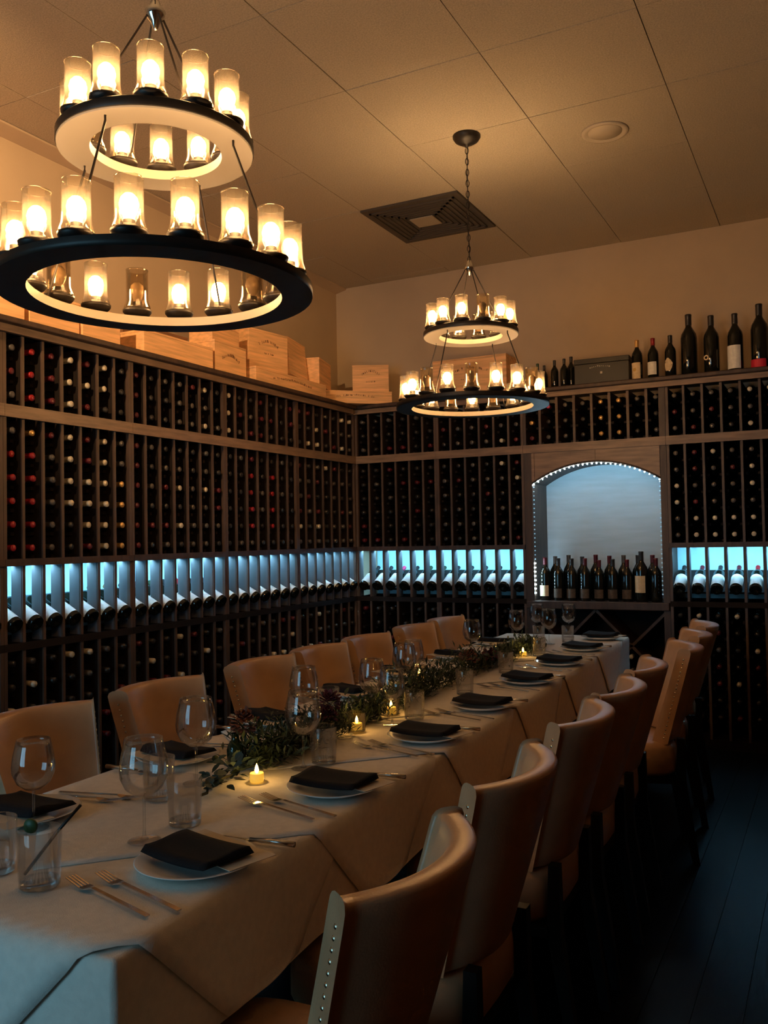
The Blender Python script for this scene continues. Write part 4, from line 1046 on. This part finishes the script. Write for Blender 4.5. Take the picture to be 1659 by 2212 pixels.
while cnt < 290:
    t = rg.random() ** 1.25
    p = gpt(t)
    bush = 0.075 if t < 0.20 else 1.0
    wd = 0.028 if t < 0.18 else 0.055
    q = p + Vector((rg.gauss(0, wd * 0.6), rg.gauss(0, 0.02), 0.008 + abs(rg.gauss(0, 0.018 if t < 0.18 else 0.035))))
    if q.z > 0.11: continue
    if not inertea(q): continue
    o = put('leaf', leafB if rg.random() < (0.8 if t < 0.22 else 0.25) else leafA, ga, q, rot=(rg.uniform(-0.2, 0.9), rg.uniform(-0.6, 0.6), rg.uniform(0, 2 * PI)))
    s = rg.uniform(0.7, 1.15); o.scale = (s, s, s)
    cnt += 1
gs = MB()
for i in range(6500):
    t = 0.2 + 0.8 * rg.random(); p = gpt(t)
    k = 1.0 if 0.2 < t < 0.36 or 0.5 < t < 0.75 else 0.6
    q = p + Vector((rg.gauss(0, 0.036), rg.gauss(0, 0.02), 0.004 + abs(rg.gauss(0, 0.045 * k))))
    if q.z > 0.13 or not inertea(q): continue
    M = Matrix.Translation(q) @ Matrix.Rotation(rg.uniform(0, 2 * PI), 4, 'Z') @ Matrix.Rotation(rg.uniform(-0.1, 1.2), 4, 'X')
    L = rg.uniform(0.022, 0.046)
    gs.add([M @ Vector(v_) for v_ in ((0, 0, 0), (0.0045, L * 0.5, 0.002), (0, L, 0), (-0.0045, L * 0.5, 0.002))], [(0, 1, 2, 3)])
tag(gs.build('fern_fronds', 'leaf', ga), kind='stuff')
def flower(x, y, z, rad, m, label):
    o = thing('dried_flower', label, 'flower', (x, y, ZI), 0, 'dark dried flowers in the garland')
    mb = MB(); rr = random.Random(int(x * 1000) + int(y * 77))
    for i in range(70):
        th = math.acos(rr.uniform(-0.5, 1)); ph = rr.uniform(0, 2 * PI)
        d = Vector((math.sin(th) * math.cos(ph), math.sin(th) * math.sin(ph), math.cos(th)))
        M = Matrix.Translation(Vector((0, 0, z)) + d * rad * rr.uniform(0.35, 0.8)) @ d.to_track_quat('Y', 'Z').to_matrix().to_4x4()
        L = rad * 0.75; W = rad * 0.32
        mb.add([M @ Vector(v_) for v_ in ((0, 0, 0), (W, L * 0.5, 0.002), (W * 0.6, L, -0.002), (0, L * 1.1, 0.003), (-W * 0.6, L, -0.002), (-W, L * 0.5, 0.002))], [(0, 1, 2, 3, 4, 5)])
    tag(mb.build('petals', m, o), kind='stuff')
    MB().tube([(0, 0, 0.002), (0.004, 0.003, z * 0.5), (0, 0, z)], 0.0025, 6).build('stem', 'stem_green', o)
    return o
flower(-1.500, 2.03, 0.105, 0.032, 'petal_brown', 'brown-red dried flower standing tallest in the near garland')
flower(-1.440, 2.40, 0.105, 0.028, 'petal', 'deep burgundy dried flower right of the tall brown one')
flower(-1.405, 2.33, 0.075, 0.024, 'petal', 'small burgundy flower low in front of the deep burgundy one')
flower(-1.49, 3.70, 0.075, 0.034, 'petal_brown', 'brown dried flower cluster far along the garland')
flower(-1.46, 3.90, 0.060, 0.028, 'petal', 'burgundy flower beyond the far brown cluster')
vz = thing('bud_vase', 'small dark blue-green glass vase in the near garland', 'vase', (-1.475, 2.06, ZI))
vz.location = (-1.495, 1.985, ZI)
MB().lathe([(0.0001, 0.0005), (0.020, 0.0005), (0.023, 0.004), (0.024, 0.045), (0.020, 0.060), (0.011, 0.072), (0.0105, 0.088), (0.0125, 0.090), (0.009, 0.089), (0.009, 0.070), (0.0001, 0.066)], 20).build('vase_body', 'bottle_green', vz, True)
